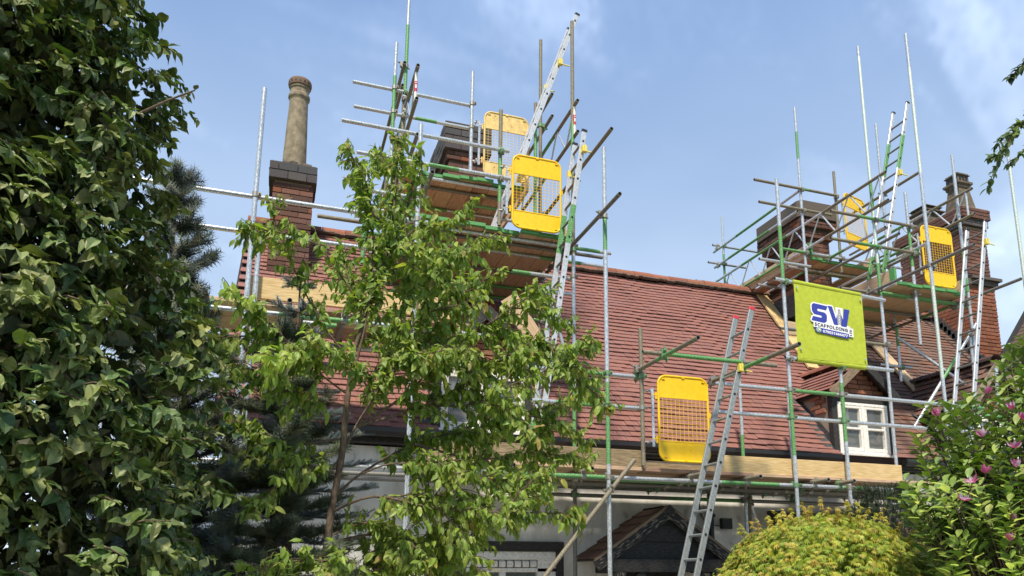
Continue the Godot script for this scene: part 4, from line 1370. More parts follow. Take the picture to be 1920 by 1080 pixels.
func lattice(s: Node3D, x: float, yt: float, yb: float, z0: float, z1: float, label_end: bool) -> void:
	var l := Node3D.new()
	l.name = "lattice_beam"
	s.add_child(l, true)
	var fin := "o.35G.55o" if x < 5.0 else "o.3g.5G.8g"
	part(l, "chord", tube_mesh(Vector3(x, yt, z0), Vector3(x, yt, z1), fin))
	part(l, "chord", tube_mesh(Vector3(x, yb, z0), Vector3(x, yb, z1), fin))
	var z := z0 - 0.12
	var k := 0
	var g := Geo.new()
	g.tube(Vector3(x, yt, z), Vector3(x, yb, z), 0.018, 0.018, 10)
	part(l, "end_post", g.mesh(), M.white_paint if label_end else M.galvanised_steel)
	if label_end:
		g = Geo.new()
		g.tube(Vector3(x, yb + 0.16, z), Vector3(x, yb + 0.3, z), 0.0195, 0.0195, 12)
		part(l, "red_label", g.mesh(), M.red_plastic)
		g = Geo.new()
		g.box(at(Vector3(x - 0.002, yb + 0.225, z + 0.019)), Vector3(0.018, 0.05, 0.004))
		g.box(at(Vector3(x - 0.002, yb + 0.275, z + 0.019)), Vector3(0.018, 0.012, 0.004))
		part(l, "label_print", g.mesh(), M.white_label)
	while z - 0.4 > z1:
		g = Geo.new()
		g.tube(Vector3(x, yt if k % 2 == 0 else yb, z), Vector3(x, yb if k % 2 == 0 else yt, z - 0.32), 0.0125, 0.0125, 8)
		part(l, "lattice_bar", g.mesh(), M.galvanised_steel)
		z -= 0.34
		k += 1

func deck(s: Node3D, x0: float, x1: float, z0: float, z1: float, y: float, hole = null) -> void:
	# boards running away from the facade, their near ends banded and painted green
	var mats := [M.board_a, M.board_b, M.board_c]
	var x := x0
	while x + 0.2 < x1 + 0.05:
		var len := z0 - z1 + rr(-0.1, 0.1)
		var zc := (z0 + z1) * 0.5
		var zs := z0
		if hole != null and x + 0.1 > hole[0] and x + 0.1 < hole[1]:
			len = z0 - hole[2]
			zc = (z0 + hole[2]) * 0.5
		var am := ArrayMesh.new()
		var g := Geo.new()
		g.chamfer_box(Transform3D(), Vector3(len, 0.038, 0.222), 0.004)
		g.add_to(am, mats[rng.randi() % 3])
		var e := Geo.new()
		for sg in [-1.0, 1.0]:
			e.box(at(Vector3(sg * (len * 0.5 - 0.024), 0, 0)), Vector3(0.054, 0.043, 0.225))
		e.add_to(am, M.board_green_end)
		part(s, "deck_board", am, null, Transform3D(Basis(Vector3.UP, PI / 2) * Basis.from_euler(Vector3(rr(-0.01, 0.01), 0, rr(-0.004, 0.004))), Vector3(x + 0.1125, y + rr(0, 0.006), zc + rr(-0.012, 0.012))))
		x += 0.227

func long_boards(s: Node3D, y: float, rows: Array, joints: Array) -> void:
	var mats := [M.board_a, M.board_b, M.board_c]
	for z in rows:
		for k in joints.size() - 1:
			var a: float = joints[k] + 0.004 + rr(0, 0.01)
			var b: float = joints[k + 1] - 0.004
			var g := Geo.new()
			g.chamfer_box(Transform3D(), Vector3(b - a, 0.038, 0.222), 0.004)
			part(s, "deck_board", g.mesh(), mats[rng.randi() % 3], Transform3D(Basis.from_euler(Vector3(rr(-0.01, 0.01), 0, 0)), Vector3((a + b) * 0.5, y + rr(0, 0.005), z)))

func toe(s: Node3D, a: Vector3, b: Vector3, m: Material, green_end := false) -> void:
	var am := ArrayMesh.new()
	var len := (b - a).length()
	var g := Geo.new()
	g.chamfer_box(Transform3D(), Vector3(len, 0.222, 0.038), 0.004)
	g.add_to(am, m)
	if green_end:
		var e := Geo.new()
		for sg in [-1.0, 1.0]:
			e.box(at(Vector3(sg * (len * 0.5 - 0.05), 0, 0)), Vector3(0.103, 0.225, 0.041))
		e.add_to(am, M.board_green_end)
	part(s, "toe_board", am, null, xform((a + b) * 0.5, b - a, Vector3.UP))

func build_scaffolds() -> void:
	make_coupler()
	var s0 := scaffold("scaffold", "long front scaffold of grey and green tubes with low timber platform along the white wall", Vector3(4, 0, -8), FRONT)
	var s1 := scaffold("scaffold", "tall tube scaffold with two timber decks around the left of the two dark capped chimneys", Vector3(2.2, 0, -9), LEFT_TOWER)
	var s2 := scaffold("scaffold", "tube scaffold on the right with lattice beams and decks beside the right chimneys", Vector3(9, 0, -9), RIGHT_TOWER)
	couple([FRONT, LEFT_TOWER, RIGHT_TOWER], [s0, s1, s2])
	lattice(s1, 1.25, 7.63, 7.18, -8.34, -11.9, true)
	lattice(s1, 3.35, 7.64, 7.19, -8.36, -11.0, true)
	lattice(s2, 8.15, 7.38, 6.93, -8.1, -12.8, false)
	lattice(s2, 9.9, 7.45, 7.03, -8.15, -10.9, false)
	# front platform, its toe boards and the loose board in the gap
	long_boards(s0, 2.685, [-7.68, -7.91, -8.14, -8.37, -8.635], [1.32, 3.78, 5.2, 8.15])
	toe(s0, Vector3(1.4, 2.79, -7.6), Vector3(3.79, 2.79, -7.6), M.weathered_board)
	toe(s0, Vector3(4.77, 2.79, -7.6), Vector3(7.42, 2.79, -7.6), M.fresh_pine)
	board(s0, "loose_board", Vector3(3.6, 2.80, -8.42), Vector3(5.2, 2.79, -8.42), Vector3.UP, 0.2, 0.038, M.weathered_board)
	# left platform
	long_boards(s0, 4.125, [-7.68, -7.91, -8.14, -8.37], [-1.5, 0.3, 1.8])
	toe(s0, Vector3(-0.42, 4.29, -7.6), Vector3(1.6, 4.29, -7.6), M.fresh_pine)
	# decks of the left tower
	deck(s1, 1.24, 3.27, -8.42, -10.7, 5.697)
	deck(s1, 1.1, 2.95, -9.28, -10.72, 6.757)
	toe(s1, Vector3(3.26, 5.83, -8.6), Vector3(3.26, 5.83, -10.4), M.board_c)
	toe(s1, Vector3(1.17, 5.83, -8.45), Vector3(1.17, 5.83, -10.4), M.board_c, true)
	toe(s1, Vector3(3.0, 6.9, -9.4), Vector3(3.0, 6.9, -10.8), M.board_c)
	# decks of the right tower
	deck(s2, 8.22, 9.9, -9.98, -12.4, 6.77, [8.4, 9.35, -10.5])
	deck(s2, 8.5, 9.85, -8.4, -10.15, 5.79)
	toe(s2, Vector3(8.2, 6.92, -9.9), Vector3(8.2, 6.92, -12.5), M.board_c, true)
	toe(s2, Vector3(9.62, 6.92, -9.9), Vector3(9.62, 6.92, -10.9), M.board_c, true)
	toe(s2, Vector3(8.5, 5.94, -8.45), Vector3(8.5, 5.94, -9.7), M.board_c, true)
	toe(s2, Vector3(9.86, 5.94, -8.4), Vector3(9.86, 5.94, -9.5), M.board_c, true)

# ---------------------------------------------------------------- ladders
# near stile foot and top, second stile offset away from the viewer by 32 cm
func ladder(label: String, foot: Vector3, top: Vector3, bands: Array, cap: Material, shade: Material) -> Node3D:
	var l := thing("ladder", label, "ladder", foot)
	var d := (top - foot).normalized()
	var len := (top - foot).length()
	var off := Vector3(0, 0, -0.32)
	var nrm := d.cross(Vector3(0, 0, 1)).normalized()
	var mid := []
	for s in 2:
		var o := foot + off * s
		var am := ArrayMesh.new()
		var cuts := [0.0]
		cuts.append_array(bands)
		cuts.append(1.0)
		for k in cuts.size() - 1:
			var a: Vector3 = o + d * len * cuts[k]
			var b: Vector3 = o + d * len * cuts[k + 1]
			var g := Geo.new()
			g.chamfer_box(xform((a + b) * 0.5, d, nrm), Vector3((b - a).length(), 0.066, 0.028), 0.005)
			g.add_to(am, shade if k % 2 == 0 else M.green_paint)
		part(l, "stile", am)
		var c := Geo.new()
		c.chamfer_box(xform(o + d * (len + 0.005), d, nrm), Vector3(0.034, 0.073, 0.034), 0.008)
		part(l, "end_cap", c.mesh(), cap)
	var rung := Geo.new()
	rung.tube(Vector3(0, 0, 0.013), Vector3(0, 0, -0.333), 0.0155, 0.0155, 10)
	var rm := rung.mesh()
	var plug := Geo.new()
	plug.tube(Vector3(0, 0, 0.0), Vector3(0, 0, 0.018), 0.017, 0.014, 10)
	var pm := plug.mesh()
	var q := 0.2
	while q < len - 0.1:
		part(l, "rung", rm, M.dull_steel if shade == M.alloy else shade, at(foot + d * q))
		part(l, "rung_plug", pm, M.black_plastic, at(foot + d * q))
		q += 0.262
	return l

func clip(l: Node3D, p: Vector3) -> void:
	var g := Geo.new()
	g.chamfer_box(at(p), Vector3(0.06, 0.085, 0.05), 0.008)
	g.box(at(p + Vector3(0.0, 0.0, 0.03)), Vector3(0.02, 0.09, 0.02))
	g.tube(p + Vector3(0.02, -0.02, 0.0), p + Vector3(0.13, -0.04, 0.02), 0.009, 0.009, 6)
	part(l, "ladder_clip", g.mesh(), M.clip_yellow)

func build_ladders() -> void:
	mat("steel_grey_ladder", Color(1, 1, 1), 0.5, 0.45, noise_tex(0.02, L(0.20, 0.225, 0.23), L(0.40, 0.43, 0.43), 51, 5), Vector3(4, 2, 4))
	var l := ladder("grey ladder with red end caps rising past the lowest yellow gate", Vector3(3.6, 0.0, -6.95), Vector3(4.87, 4.47, -6.95), [], M.red_plastic, M.steel_grey_ladder)
	clip(l, Vector3(4.66, 3.76, -6.91))
	l = ladder("alloy ladder with green band rising from the low platform to the left tower", Vector3(2.65, 2.7, -7.95), Vector3(3.27, 6.93, -7.95), [0.03, 0.14, 0.64, 0.76], M.black_plastic, M.alloy)
	clip(l, Vector3(3.25, 6.66, -7.91))
	clip(l, Vector3(3.2, 6.5, -8.28))
	l = ladder("steeply leaning alloy ladder, highest of all, beside the faded yellow gate", Vector3(2.33, 5.74, -8.76), Vector3(3.51, 9.27, -8.76), [], M.black_plastic, M.alloy)
	clip(l, Vector3(3.24, 8.42, -8.72))
	clip(l, Vector3(3.16, 8.25, -9.1))
	l = ladder("alloy ladder with green band standing against the sky above the right scaffold", Vector3(8.66, 5.82, -8.95), Vector3(9.63, 9.38, -8.95), [0.04, 0.22, 0.64, 0.82], M.black_plastic, M.alloy)
	clip(l, Vector3(9.27, 8.0, -8.91))
	l = ladder("alloy ladder in front of the orange brick chimney at the right", Vector3(8.63, 2.7, -7.7), Vector3(9.54, 6.63, -7.7), [], M.black_plastic, M.alloy)
	clip(l, Vector3(9.46, 6.28, -7.66))

# ---------------------------------------------------------------- yellow ladder gates
func gate(label: String, p: Vector3, turn: float, m: Material, w := 0.63, tilt := 0.0) -> void:
	# p is the bottom corner at the hinge; the gate spans local x
	var o := thing("safety_gate", label, "gate", p, "yellow safety gates of the scaffolding")
	o.rotation = Vector3(0, turn, tilt)
	var h := 0.97
	var rad := 0.1
	# rounded rectangle frame, swept tube
	var path := []
	for c in [[w - rad, h - rad, 0.0], [rad, h - rad, PI / 2], [rad, rad, PI], [w - rad, rad, 1.5 * PI]]:
		for k in 7:
			var a: float = c[2] + PI / 2 * k / 6
			path.append(Vector3(c[0] + cos(a) * rad, c[1] + sin(a) * rad, 0))
	path.append(path[0])
	var g := Geo.new()
	g.limb(path, 0.0145, 0.0145, 8)
	local_part(o, "frame", g.mesh(), m)
	for top in [false, true]:
		g = Geo.new()
		var pts := PackedVector2Array()
		var y0 := h - 0.25 if top else 0.0
		var y1 := h if top else 0.22
		if top:
			pts.append(Vector2(0, y0))
			pts.append(Vector2(w, y0))
			for k in 7:
				var a := PI / 2 * k / 6
				pts.append(Vector2(w - rad + cos(a) * rad, h - rad + sin(a) * rad))
			for k in 7:
				var a := PI / 2 + PI / 2 * k / 6
				pts.append(Vector2(rad + cos(a) * rad, h - rad + sin(a) * rad))
		else:
			pts.append(Vector2(w, y1))
			pts.append(Vector2(0, y1))
			for k in 7:
				var a := PI + PI / 2 * k / 6
				pts.append(Vector2(rad + cos(a) * rad, rad + sin(a) * rad))
			for k in 7:
				var a := 1.5 * PI + PI / 2 * k / 6
				pts.append(Vector2(w - rad + cos(a) * rad, rad + sin(a) * rad))
		plate(g, pts, -0.003, 0.004)
		# folded rim at the wire side
		var yr := y0 if top else y1
		g.box(at(Vector3(w * 0.5, yr, 0)), Vector3(w - 0.02, 0.012, 0.016))
		# weld tabs along the frame
		for q in [[w * 0.5, h - 0.012 if top else 0.012], [0.06, h - 0.04 if top else 0.04], [w - 0.06, h - 0.04 if top else 0.04]]:
			g.box(at(Vector3(q[0], q[1], 0.01)), Vector3(0.035, 0.012, 0.012))
		local_part(o, "panel", g.mesh(), m)
	g = Geo.new()
	var nx := 12
	for k in range(1, nx):
		var x := w * k / nx
		g.tube(Vector3(x, 0.22, 0.002), Vector3(x + rr(-0.003, 0.003), h - 0.25, 0.002), 0.0024, 0.0024, 5, false)
	for k in range(1, 12):
		var y := 0.22 + 0.5 * k / 12
		g.tube(Vector3(0.01, y, -0.003), Vector3(w - 0.01, y + rr(-0.003, 0.003), -0.003), 0.0024, 0.0024, 5, false)
	var wm := local_part(o, "wire_mesh", g.mesh(), m)
	stuff(wm)
	g = Geo.new()
	g.box(at(Vector3(-0.075, 0.48, 0)), Vector3(0.03, 0.66, 0.012))
	for y in [0.2, 0.78]:
		g.tube(Vector3(-0.17, y, -0.02), Vector3(-0.06, y, -0.0), 0.008, 0.008, 6)
		g.tube(Vector3(-0.12, y, -0.05), Vector3(-0.12, y, 0.05), 0.012, 0.012, 6)
	local_part(o, "hinge_bracket", g.mesh(), M.galvanised_steel)
	g = Geo.new()
	for y in [0.24, 0.74]:
		g = Geo.new()
		g.tube(Vector3(-0.085, y, 0.0), Vector3(0.01, y, 0.0), 0.009, 0.009, 6)
		g.tube(Vector3(-0.03, y - 0.05, 0.0), Vector3(-0.03, y + 0.03, 0.0), 0.012, 0.012, 8)
		local_part(o, "hinge_pin", g.mesh(), m)
	g = Geo.new()
	g.box(at(Vector3(w + 0.012, 0.55, 0)), Vector3(0.03, 0.06, 0.02))
	local_part(o, "latch", g.mesh(), m)

func local_part(o: Node3D, called: String, m: Mesh, material: Material) -> MeshInstance3D:
	var x := MeshInstance3D.new()
	x.name = called
	x.mesh = m
	x.material_override = material
	o.add_child(x, true)
	return x

func plate(g: Geo, pts: PackedVector2Array, z0: float, z1: float) -> void:
	var ix := Geometry2D.triangulate_polygon(pts)
	for k in range(0, ix.size(), 3):
		for zz in [z0, z1]:
			g.ftri(Vector3(pts[ix[k]].x, pts[ix[k]].y, zz), Vector3(pts[ix[k + 1]].x, pts[ix[k + 1]].y, zz), Vector3(pts[ix[k + 2]].x, pts[ix[k + 2]].y, zz), Vector3(0, 0, 1 if zz == z1 else -1))
	for k in pts.size():
		var a := pts[k]
		var b := pts[(k + 1) % pts.size()]
		var e := b - a
		g.quad(Vector3(a.x, a.y, z0), Vector3(b.x, b.y, z0), Vector3(b.x, b.y, z1), Vector3(a.x, a.y, z1))

func build_gates() -> void:
	gate("bright yellow gate on the low platform in front of the red roof tiles", Vector3(3.945, 2.785, -7.48), 0.0, M.yellow_paint)
	gate("bright yellow gate on the tall left scaffold beside the ladder", Vector3(2.475, 5.72, -8.36), 0.0, M.yellow_paint, 0.63)
	gate("faded pale yellow gate with rusty edge beside the dark capped chimney", Vector3(2.315, 6.8, -9.2), 0.0, M.faded_yellow, 0.62)
	gate("yellow gate turned sideways against the sky on the upper right deck", Vector3(9.06, 7.18, -10.0), 0.28, M.yellow_paint, 0.62)
	gate("yellow gate in front of the purple brick chimney shaft at the right", Vector3(9.085, 5.87, -8.45), 0.0, M.yellow_paint, 0.6)

# ---------------------------------------------------------------- banner
func text(o: Node3D, called: String, s: String, height: float, p: Vector3, width: float, m: Material, turn := 0.0, shear := 0.0) -> void:
	var t := TextMesh.new()
	var f := SystemFont.new()
	f.font_names = PackedStringArray(["Droid Sans"])
	f.font_weight = 700
	t.font = f
	t.font_size = 32
	t.pixel_size = height / 23.0
	t.depth = 0.002
	t.text = s
	t.horizontal_alignment = HORIZONTAL_ALIGNMENT_LEFT
	t.vertical_alignment = VERTICAL_ALIGNMENT_CENTER
	var bb := t.get_aabb()
	var k := width / maxf(bb.size.x, 0.001)
	var x := MeshInstance3D.new()
	x.name = called
	x.mesh = t
	x.material_override = m
	var b := Basis(Vector3.BACK, turn) * Basis.from_scale(Vector3(k, 1, 1))
	x.transform = Transform3D(b, p - b * Vector3(bb.position.x, bb.get_center().y, 0))
	o.add_child(x, true)

func build_banner() -> void:
	var o := thing("banner", "lime green scaffolding banner with blue and white logo between two horizontal tubes", "banner", Vector3(5.83, 4.09, -7.45))
	var w := 1.035
	var hgt := 0.985
	# cloth with soft billows; sleeves round the tubes above and below
	var prof := []
	var fz := func(u: float, v: float) -> float:
		return 0.034 + 0.004 * sin(v * 9.0 + u * 1.7) * sin(PI * v) + 0.003 * sin(u * 5.0 + v * 3.0) + 0.002 * sin(u * 23.0 + v * 11.0)
	var top := func(u: float) -> float: return 1.015 - 0.045 * u
	var g := Geo.new()
	var nu := 30
	var nv := 24
	for i in nu:
		for j in nv:
			var q := []
			for c in [[i, j], [i + 1, j], [i + 1, j + 1], [i, j + 1]]:
				var u := float(c[0]) / nu
				var v := float(c[1]) / nv
				var y: float = lerpf(0.03, top.call(u) - 0.03, v)
				q.append(Vector3(u * w - 0.012 * (1.0 - v) + 0.01 * (1.0 - v) * u * 2.0, y, fz.call(u, v)))
			g.quad(q[0], q[1], q[2], q[3], Vector3(0, 0, 1))
	for e in [0, 1]:
		for i in nu:
			for k in 12:
				var q := []
				for c in [[i, k], [i + 1, k], [i + 1, k + 1], [i, k + 1]]:
					var u := float(c[0]) / nu
					var a: float = TAU * c[1] / 12.0
					var cy: float = (0.02 - 0.015 * u) if e == 0 else top.call(u)
					q.append(Vector3(u * w - 0.012 * (1 - e), cy + sin(a) * 0.033, cos(a) * 0.033 + 0.003))
				var uo := Vector3(0, sin(TAU * (k + 0.5) / 12), cos(TAU * (k + 0.5) / 12))
				g.quad(q[0], q[1], q[2], q[3], uo)
	local_part(o, "cloth", g.mesh(), M.banner_cloth)
	g = Geo.new()
	for y in [0.09, 0.9]:
		g.quad(Vector3(0.0, y, 0.056), Vector3(w, y - 0.03 * (y * 1.0), 0.056), Vector3(w, y + 0.002 - 0.03 * y, 0.056), Vector3(0, y + 0.002, 0.056), Vector3(0, 0, 1))
	for q in [[0.03, 0.14], [1.0, 0.1], [0.03, 0.93], [1.0, 0.88]]:
		g = Geo.new()
		g.tube(Vector3(q[0], q[1], 0.045), Vector3(q[0], q[1], 0.062), 0.011, 0.011, 10)
		local_part(o, "eyelet", g.mesh(), M.alloy)
	# the printed logo, as thin film on the cloth
	var lg := Node3D.new()
	lg.name = "logo"
	lg.position = Vector3(0.21, 0.0, 0.0445)
	o.add_child(lg)
	var dn := func(p: Vector2) -> Vector2: return Vector2(p.x, p.y)
	var s_shape := PackedVector2Array()
	for p in [[0.16, 1.0], [1.06, 1.0], [0.96, 0.74], [0.42, 0.74], [0.38, 0.66], [0.42, 0.60], [0.84, 0.60], [0.98, 0.5], [1.0, 0.38], [0.98, 0.12], [0.82, 0.0], [0.0, 0.0], [0.1, 0.26], [0.62, 0.26], [0.68, 0.32], [0.62, 0.38], [0.2, 0.38], [0.07, 0.5], [0.04, 0.62], [0.04, 0.88]]:
		s_shape.append(Vector2(p[0] * 0.235, 0.455 + p[1] * 0.235 - p[0] * 0.01))
	var w1 := PackedVector2Array()
	for p in [[0.25, 0.69], [0.318, 0.688], [0.372, 0.53], [0.395, 0.6], [0.395, 0.448], [0.338, 0.449]]:
		w1.append(Vector2(p[0], p[1]))
	var w2 := PackedVector2Array()
	for p in [[0.452, 0.61], [0.480, 0.53], [0.50, 0.685], [0.585, 0.683], [0.53, 0.443], [0.452, 0.444]]:
		w2.append(Vector2(p[0], p[1]))
	var union := PackedVector2Array()
	for p in [[-0.03, 0.44], [0.02, 0.43], [0.6, 0.42], [0.622, 0.7], [0.42, 0.72], [0.3, 0.71], [0.05, 0.715], [-0.01, 0.69], [-0.012, 0.57], [-0.035, 0.47]]:
		union.append(Vector2(p[0], p[1]))
	var white := Geo.new()
	var blobs: Array = []
	for sh in [s_shape, w1, w2]:
		for q in Geometry2D.offset_polygon(sh, 0.017, Geometry2D.JOIN_ROUND):
			blobs.append(q)
	blobs.append(PackedVector2Array([Vector2(0.37, 0.43), Vector2(0.48, 0.43), Vector2(0.48, 0.69), Vector2(0.37, 0.69)]))
	blobs.append(PackedVector2Array([Vector2(0.03, 0.372), Vector2(0.585, 0.352), Vector2(0.585, 0.46), Vector2(0.03, 0.47)]))
	blobs.append(PackedVector2Array([Vector2(0.54, 0.325), Vector2(0.632, 0.322), Vector2(0.632, 0.435), Vector2(0.54, 0.44)]))
	var whole: PackedVector2Array = blobs[0]
	for i in range(1, blobs.size()):
		for q in Geometry2D.merge_polygons(whole, blobs[i]):
			if not Geometry2D.is_polygon_clockwise(q):
				whole = q
				break
	plate(white, whole, 0.0, 0.001)
	local_part(lg, "logo_outline", white.mesh(), M.print_white)
	var blue := Geo.new()
	for sh in [s_shape, w1, w2]:
		plate(blue, sh, 0.0012, 0.003)
	plate(blue, PackedVector2Array([Vector2(0.05, 0.328), Vector2(0.08, 0.308), Vector2(0.56, 0.291), Vector2(0.56, 0.358), Vector2(0.05, 0.376)]), 0.0012, 0.003)
	local_part(lg, "logo_letters", blue.mesh(), M.print_blue)
	# the little lattice mast in the W
	var mast := Geo.new()
	for k in 6:
		var y := 0.455 + k * 0.036
		var h0 := 0.024 - k * 0.0016
		var h1 := 0.0224 - k * 0.0016
		for sg in [-1.0, 1.0]:
			mast.tube(Vector3(0.4235 + sg * h0, y, 0.003), Vector3(0.4235 - sg * h1, y + 0.036, 0.003), 0.0016, 0.0016, 4)
			mast.tube(Vector3(0.4235 + sg * h0, y, 0.003), Vector3(0.4235 + sg * h1, y + 0.036, 0.003), 0.0022, 0.0022, 4)
	local_part(lg, "logo_mast", mast.mesh(), M.print_navy)
	text(lg, "lettering", "SCAFFOLDING", 0.043, Vector3(0.045, 0.412, 0.0035), 0.50, M.print_navy, -0.022)
	text(lg, "lettering", "079031444477", 0.036, Vector3(0.165, 0.335, 0.0045), 0.375, M.print_white, -0.03)
	text(lg, "lettering", "LTD", 0.034, Vector3(0.59, 0.338, 0.0035), 0.08, M.print_navy, PI / 2)
	var ic := lathe([Vector2(0.0, 0.0), Vector2(0.036, 0.0), Vector2(0.036, 0.002), Vector2(0.0, 0.002)], 20, Vector3.ZERO)
	var icn := local_part(lg, "phone_icon", ic.mesh(), M.print_white)
	icn.transform = Transform3D(Basis(Vector3.RIGHT, PI / 2), Vector3(0.105, 0.343, 0.003))
	var ring := Geo.new()
	var circle := []
	for k in 21:
		circle.append(Vector3(0.105 + cos(TAU * k / 20) * 0.028, 0.343 + sin(TAU * k / 20) * 0.028, 0.006))
	ring.limb(circle, 0.004, 0.004, 5)
	ring.limb([Vector3(0.092, 0.353, 0.006), Vector3(0.096, 0.341, 0.006), Vector3(0.105, 0.332, 0.006), Vector3(0.116, 0.331, 0.006)], 0.005, 0.005, 5)
	local_part(lg, "phone_icon", ring.mesh(), M.print_green)
	lg.rotation.z = -0.045
	lg.scale = Vector3(1.0, 0.98, 1.0)
	lg.position = Vector3(0.2, 0.085, 0.0445)

# ---------------------------------------------------------------- boards lying on the roof
func loose(label: String, a: Vector3, b: Vector3, wdir: Vector3, width: float, thick: float, m: Material) -> void:
	var o := numbered("timber_board")
	var x := board(self, o, a, b, wdir, width, thick, m)
	x.set_meta("label", label)
	x.set_meta("category", "board")
	x.set_meta("group", "timber boards laid on the roof")

func build_loose_boards() -> void:
	var up := Vector3(0, sin(PITCH), -cos(PITCH))
	var nr := Vector3(0, cos(PITCH), sin(PITCH)) * 0.075
	var a := Vector3(8.44, EY, EZ) + up * 4.74 + nr
	var b := Vector3(8.2, EY, EZ) + up * 2.15 + nr
	loose("pale new board lying up the roof slope from ridge to the banner", b, a, Vector3.RIGHT, 0.222, 0.038, M.fresh_pine)
	a = Vector3(10.18, EY, EZ) + up * 3.25 + nr
	b = Vector3(10.12, EY, EZ) + up * 1.62 + nr
	loose("weathered pale board on the brown tiles right of the brick dormer gable", b, a, Vector3.RIGHT, 0.222, 0.038, M.board_c)
	a = Vector3(9.55, EY, EZ) + up * 2.9 + nr
	b = Vector3(9.0, EY, EZ) + up * 1.2 + nr
	loose("greyish thin timber lying beside the right bargeboard of the brick gable", b, a, Vector3.RIGHT, 0.09, 0.05, M.brown_timber)
	loose("pinkish board leaning on the left dormer roof below the ladder", Vector3(2.98, 4.22, -8.62), Vector3(2.55, 4.95, -8.75), Vector3(0.8, 0.45, 0.4), 0.222, 0.03, M.board_c)
	loose("short pale board end lying on the red tiles beside the ladder foot", Vector3(3.0, 3.62, -8.95), Vector3(2.95, 4.05, -9.3), Vector3.RIGHT, 0.222, 0.038, M.fresh_pine)
	loose("short square board end behind the left edge of the green banner", Vector3(6.62, 4.95, -8.62), Vector3(6.95, 4.96, -8.66), Vector3.UP, 0.2, 0.038, M.board_c)

# ---------------------------------------------------------------- plants
func leaf_mesh(len: float, wid: float, fold: float, droop: float, wave := 0.0, wpos := 0.42) -> ArrayMesh:
	# stalk at the origin, blade along +x, upper side +y
	var g := Geo.new()
	var n := 5
	var rows := []
	for i in n + 1:
		var t := float(i) / n
		var w := wid * 0.5 * pow(sin(PI * pow(t, log(0.5) / log(wpos))), 0.8) if i > 0 and i < n else 0.0
		var y := -droop * len * t * t
		var wv := wave * sin(t * 9.0)
		rows.append([Vector3(t * len, y + w * fold + wv, -w), Vector3(t * len, y, 0), Vector3(t * len, y + w * fold - wv, w)])
	for i in n:
		var a: Array = rows[i]
		var b: Array = rows[i + 1]
		if i > 0:
			g.ftri(a[0], a[1], b[1], Vector3.UP)
			g.ftri(a[2], a[1], b[1], Vector3.UP)
		if i < n - 1:
			g.ftri(a[0], b[1], b[0], Vector3.UP)
			g.ftri(a[2], b[1], b[2], Vector3.UP)
	return g.mesh()

func leaf_mats(called: String, cols: Array) -> Array:
	var a := []
	for c in cols:
		var m: StandardMaterial3D = M[called].duplicate()
		m.vertex_color_use_as_albedo = false
		m.albedo_color = L(c.r, c.g, c.b)
		m.backlight = L(minf(c.r * 3.2, 1), minf(c.g * 2.8, 1), c.b * 2.4)
		a.append(m)
	return a

func curve_pts(flat: Array) -> Array:
	var p := []
	for i in range(0, flat.size(), 3):
		p.append(Vector3(flat[i], flat[i + 1], flat[i + 2]))
	# smooth with Catmull-Rom
	var o := []
	for i in p.size() - 1:
		var p0: Vector3 = p[maxi(i - 1, 0)]
		var p3: Vector3 = p[mini(i + 2, p.size() - 1)]
		for k in 4:
			o.append((p[i] as Vector3).cubic_interpolate(p[i + 1], p0, p3, k / 4.0))
	o.append(p[p.size() - 1])
	return o

func rand_dir() -> Vector3:
	var v := Vector3(rng.randfn(), rng.randfn(), rng.randfn())
	return v.normalized()

# hang: a leaf whose blade points along d with its upper side roughly towards u
func leaf_at(p: Vector3, d: Vector3, u: Vector3, s: float) -> Transform3D:
	var x := d.normalized()
	var z := x.cross(u)
	if z.length() < 0.01:
		z = x.cross(Vector3.RIGHT)
	z = z.normalized()
	return Transform3D(Basis(x, z.cross(x), z).scaled_local(Vector3(s, s, s)), p)

# the 300 leaves nearest the camera become parts, the rest one mass
func place_leaves(plant: Node3D, meshes: Array, xs: Array, cols: Array, vmat: Material, smats: Array, singles: int, eye := Vector3(0, 1.6, 0)) -> void:
	var order := range(xs.size())
	order.sort_custom(func(a, b): return (xs[a] as Transform3D).origin.distance_squared_to(eye) < (xs[b] as Transform3D).origin.distance_squared_to(eye))
	var pools := []
	var pc := []
	for m in meshes:
		pools.append([])
		pc.append([])
	for i in order.size():
		var q: int = order[i]
		var mi := q % meshes.size()
		if i < singles:
			part(plant, "leaf", meshes[mi], smats[q % smats.size()], xs[q])
		else:
			pools[mi].append(xs[q])
			pc[mi].append(cols[q])
	for k in meshes.size():
		if not pools[k].is_empty():
			many(plant, "leaves", meshes[k], vmat, pools[k], pc[k])

func vary(c: Color, j: float) -> Color:
	var f := rr(1.0 - j, 1.0 + j)
	return Color(c.r * f * rr(0.9, 1.12), c.g * f, c.b * f * rr(0.8, 1.2))

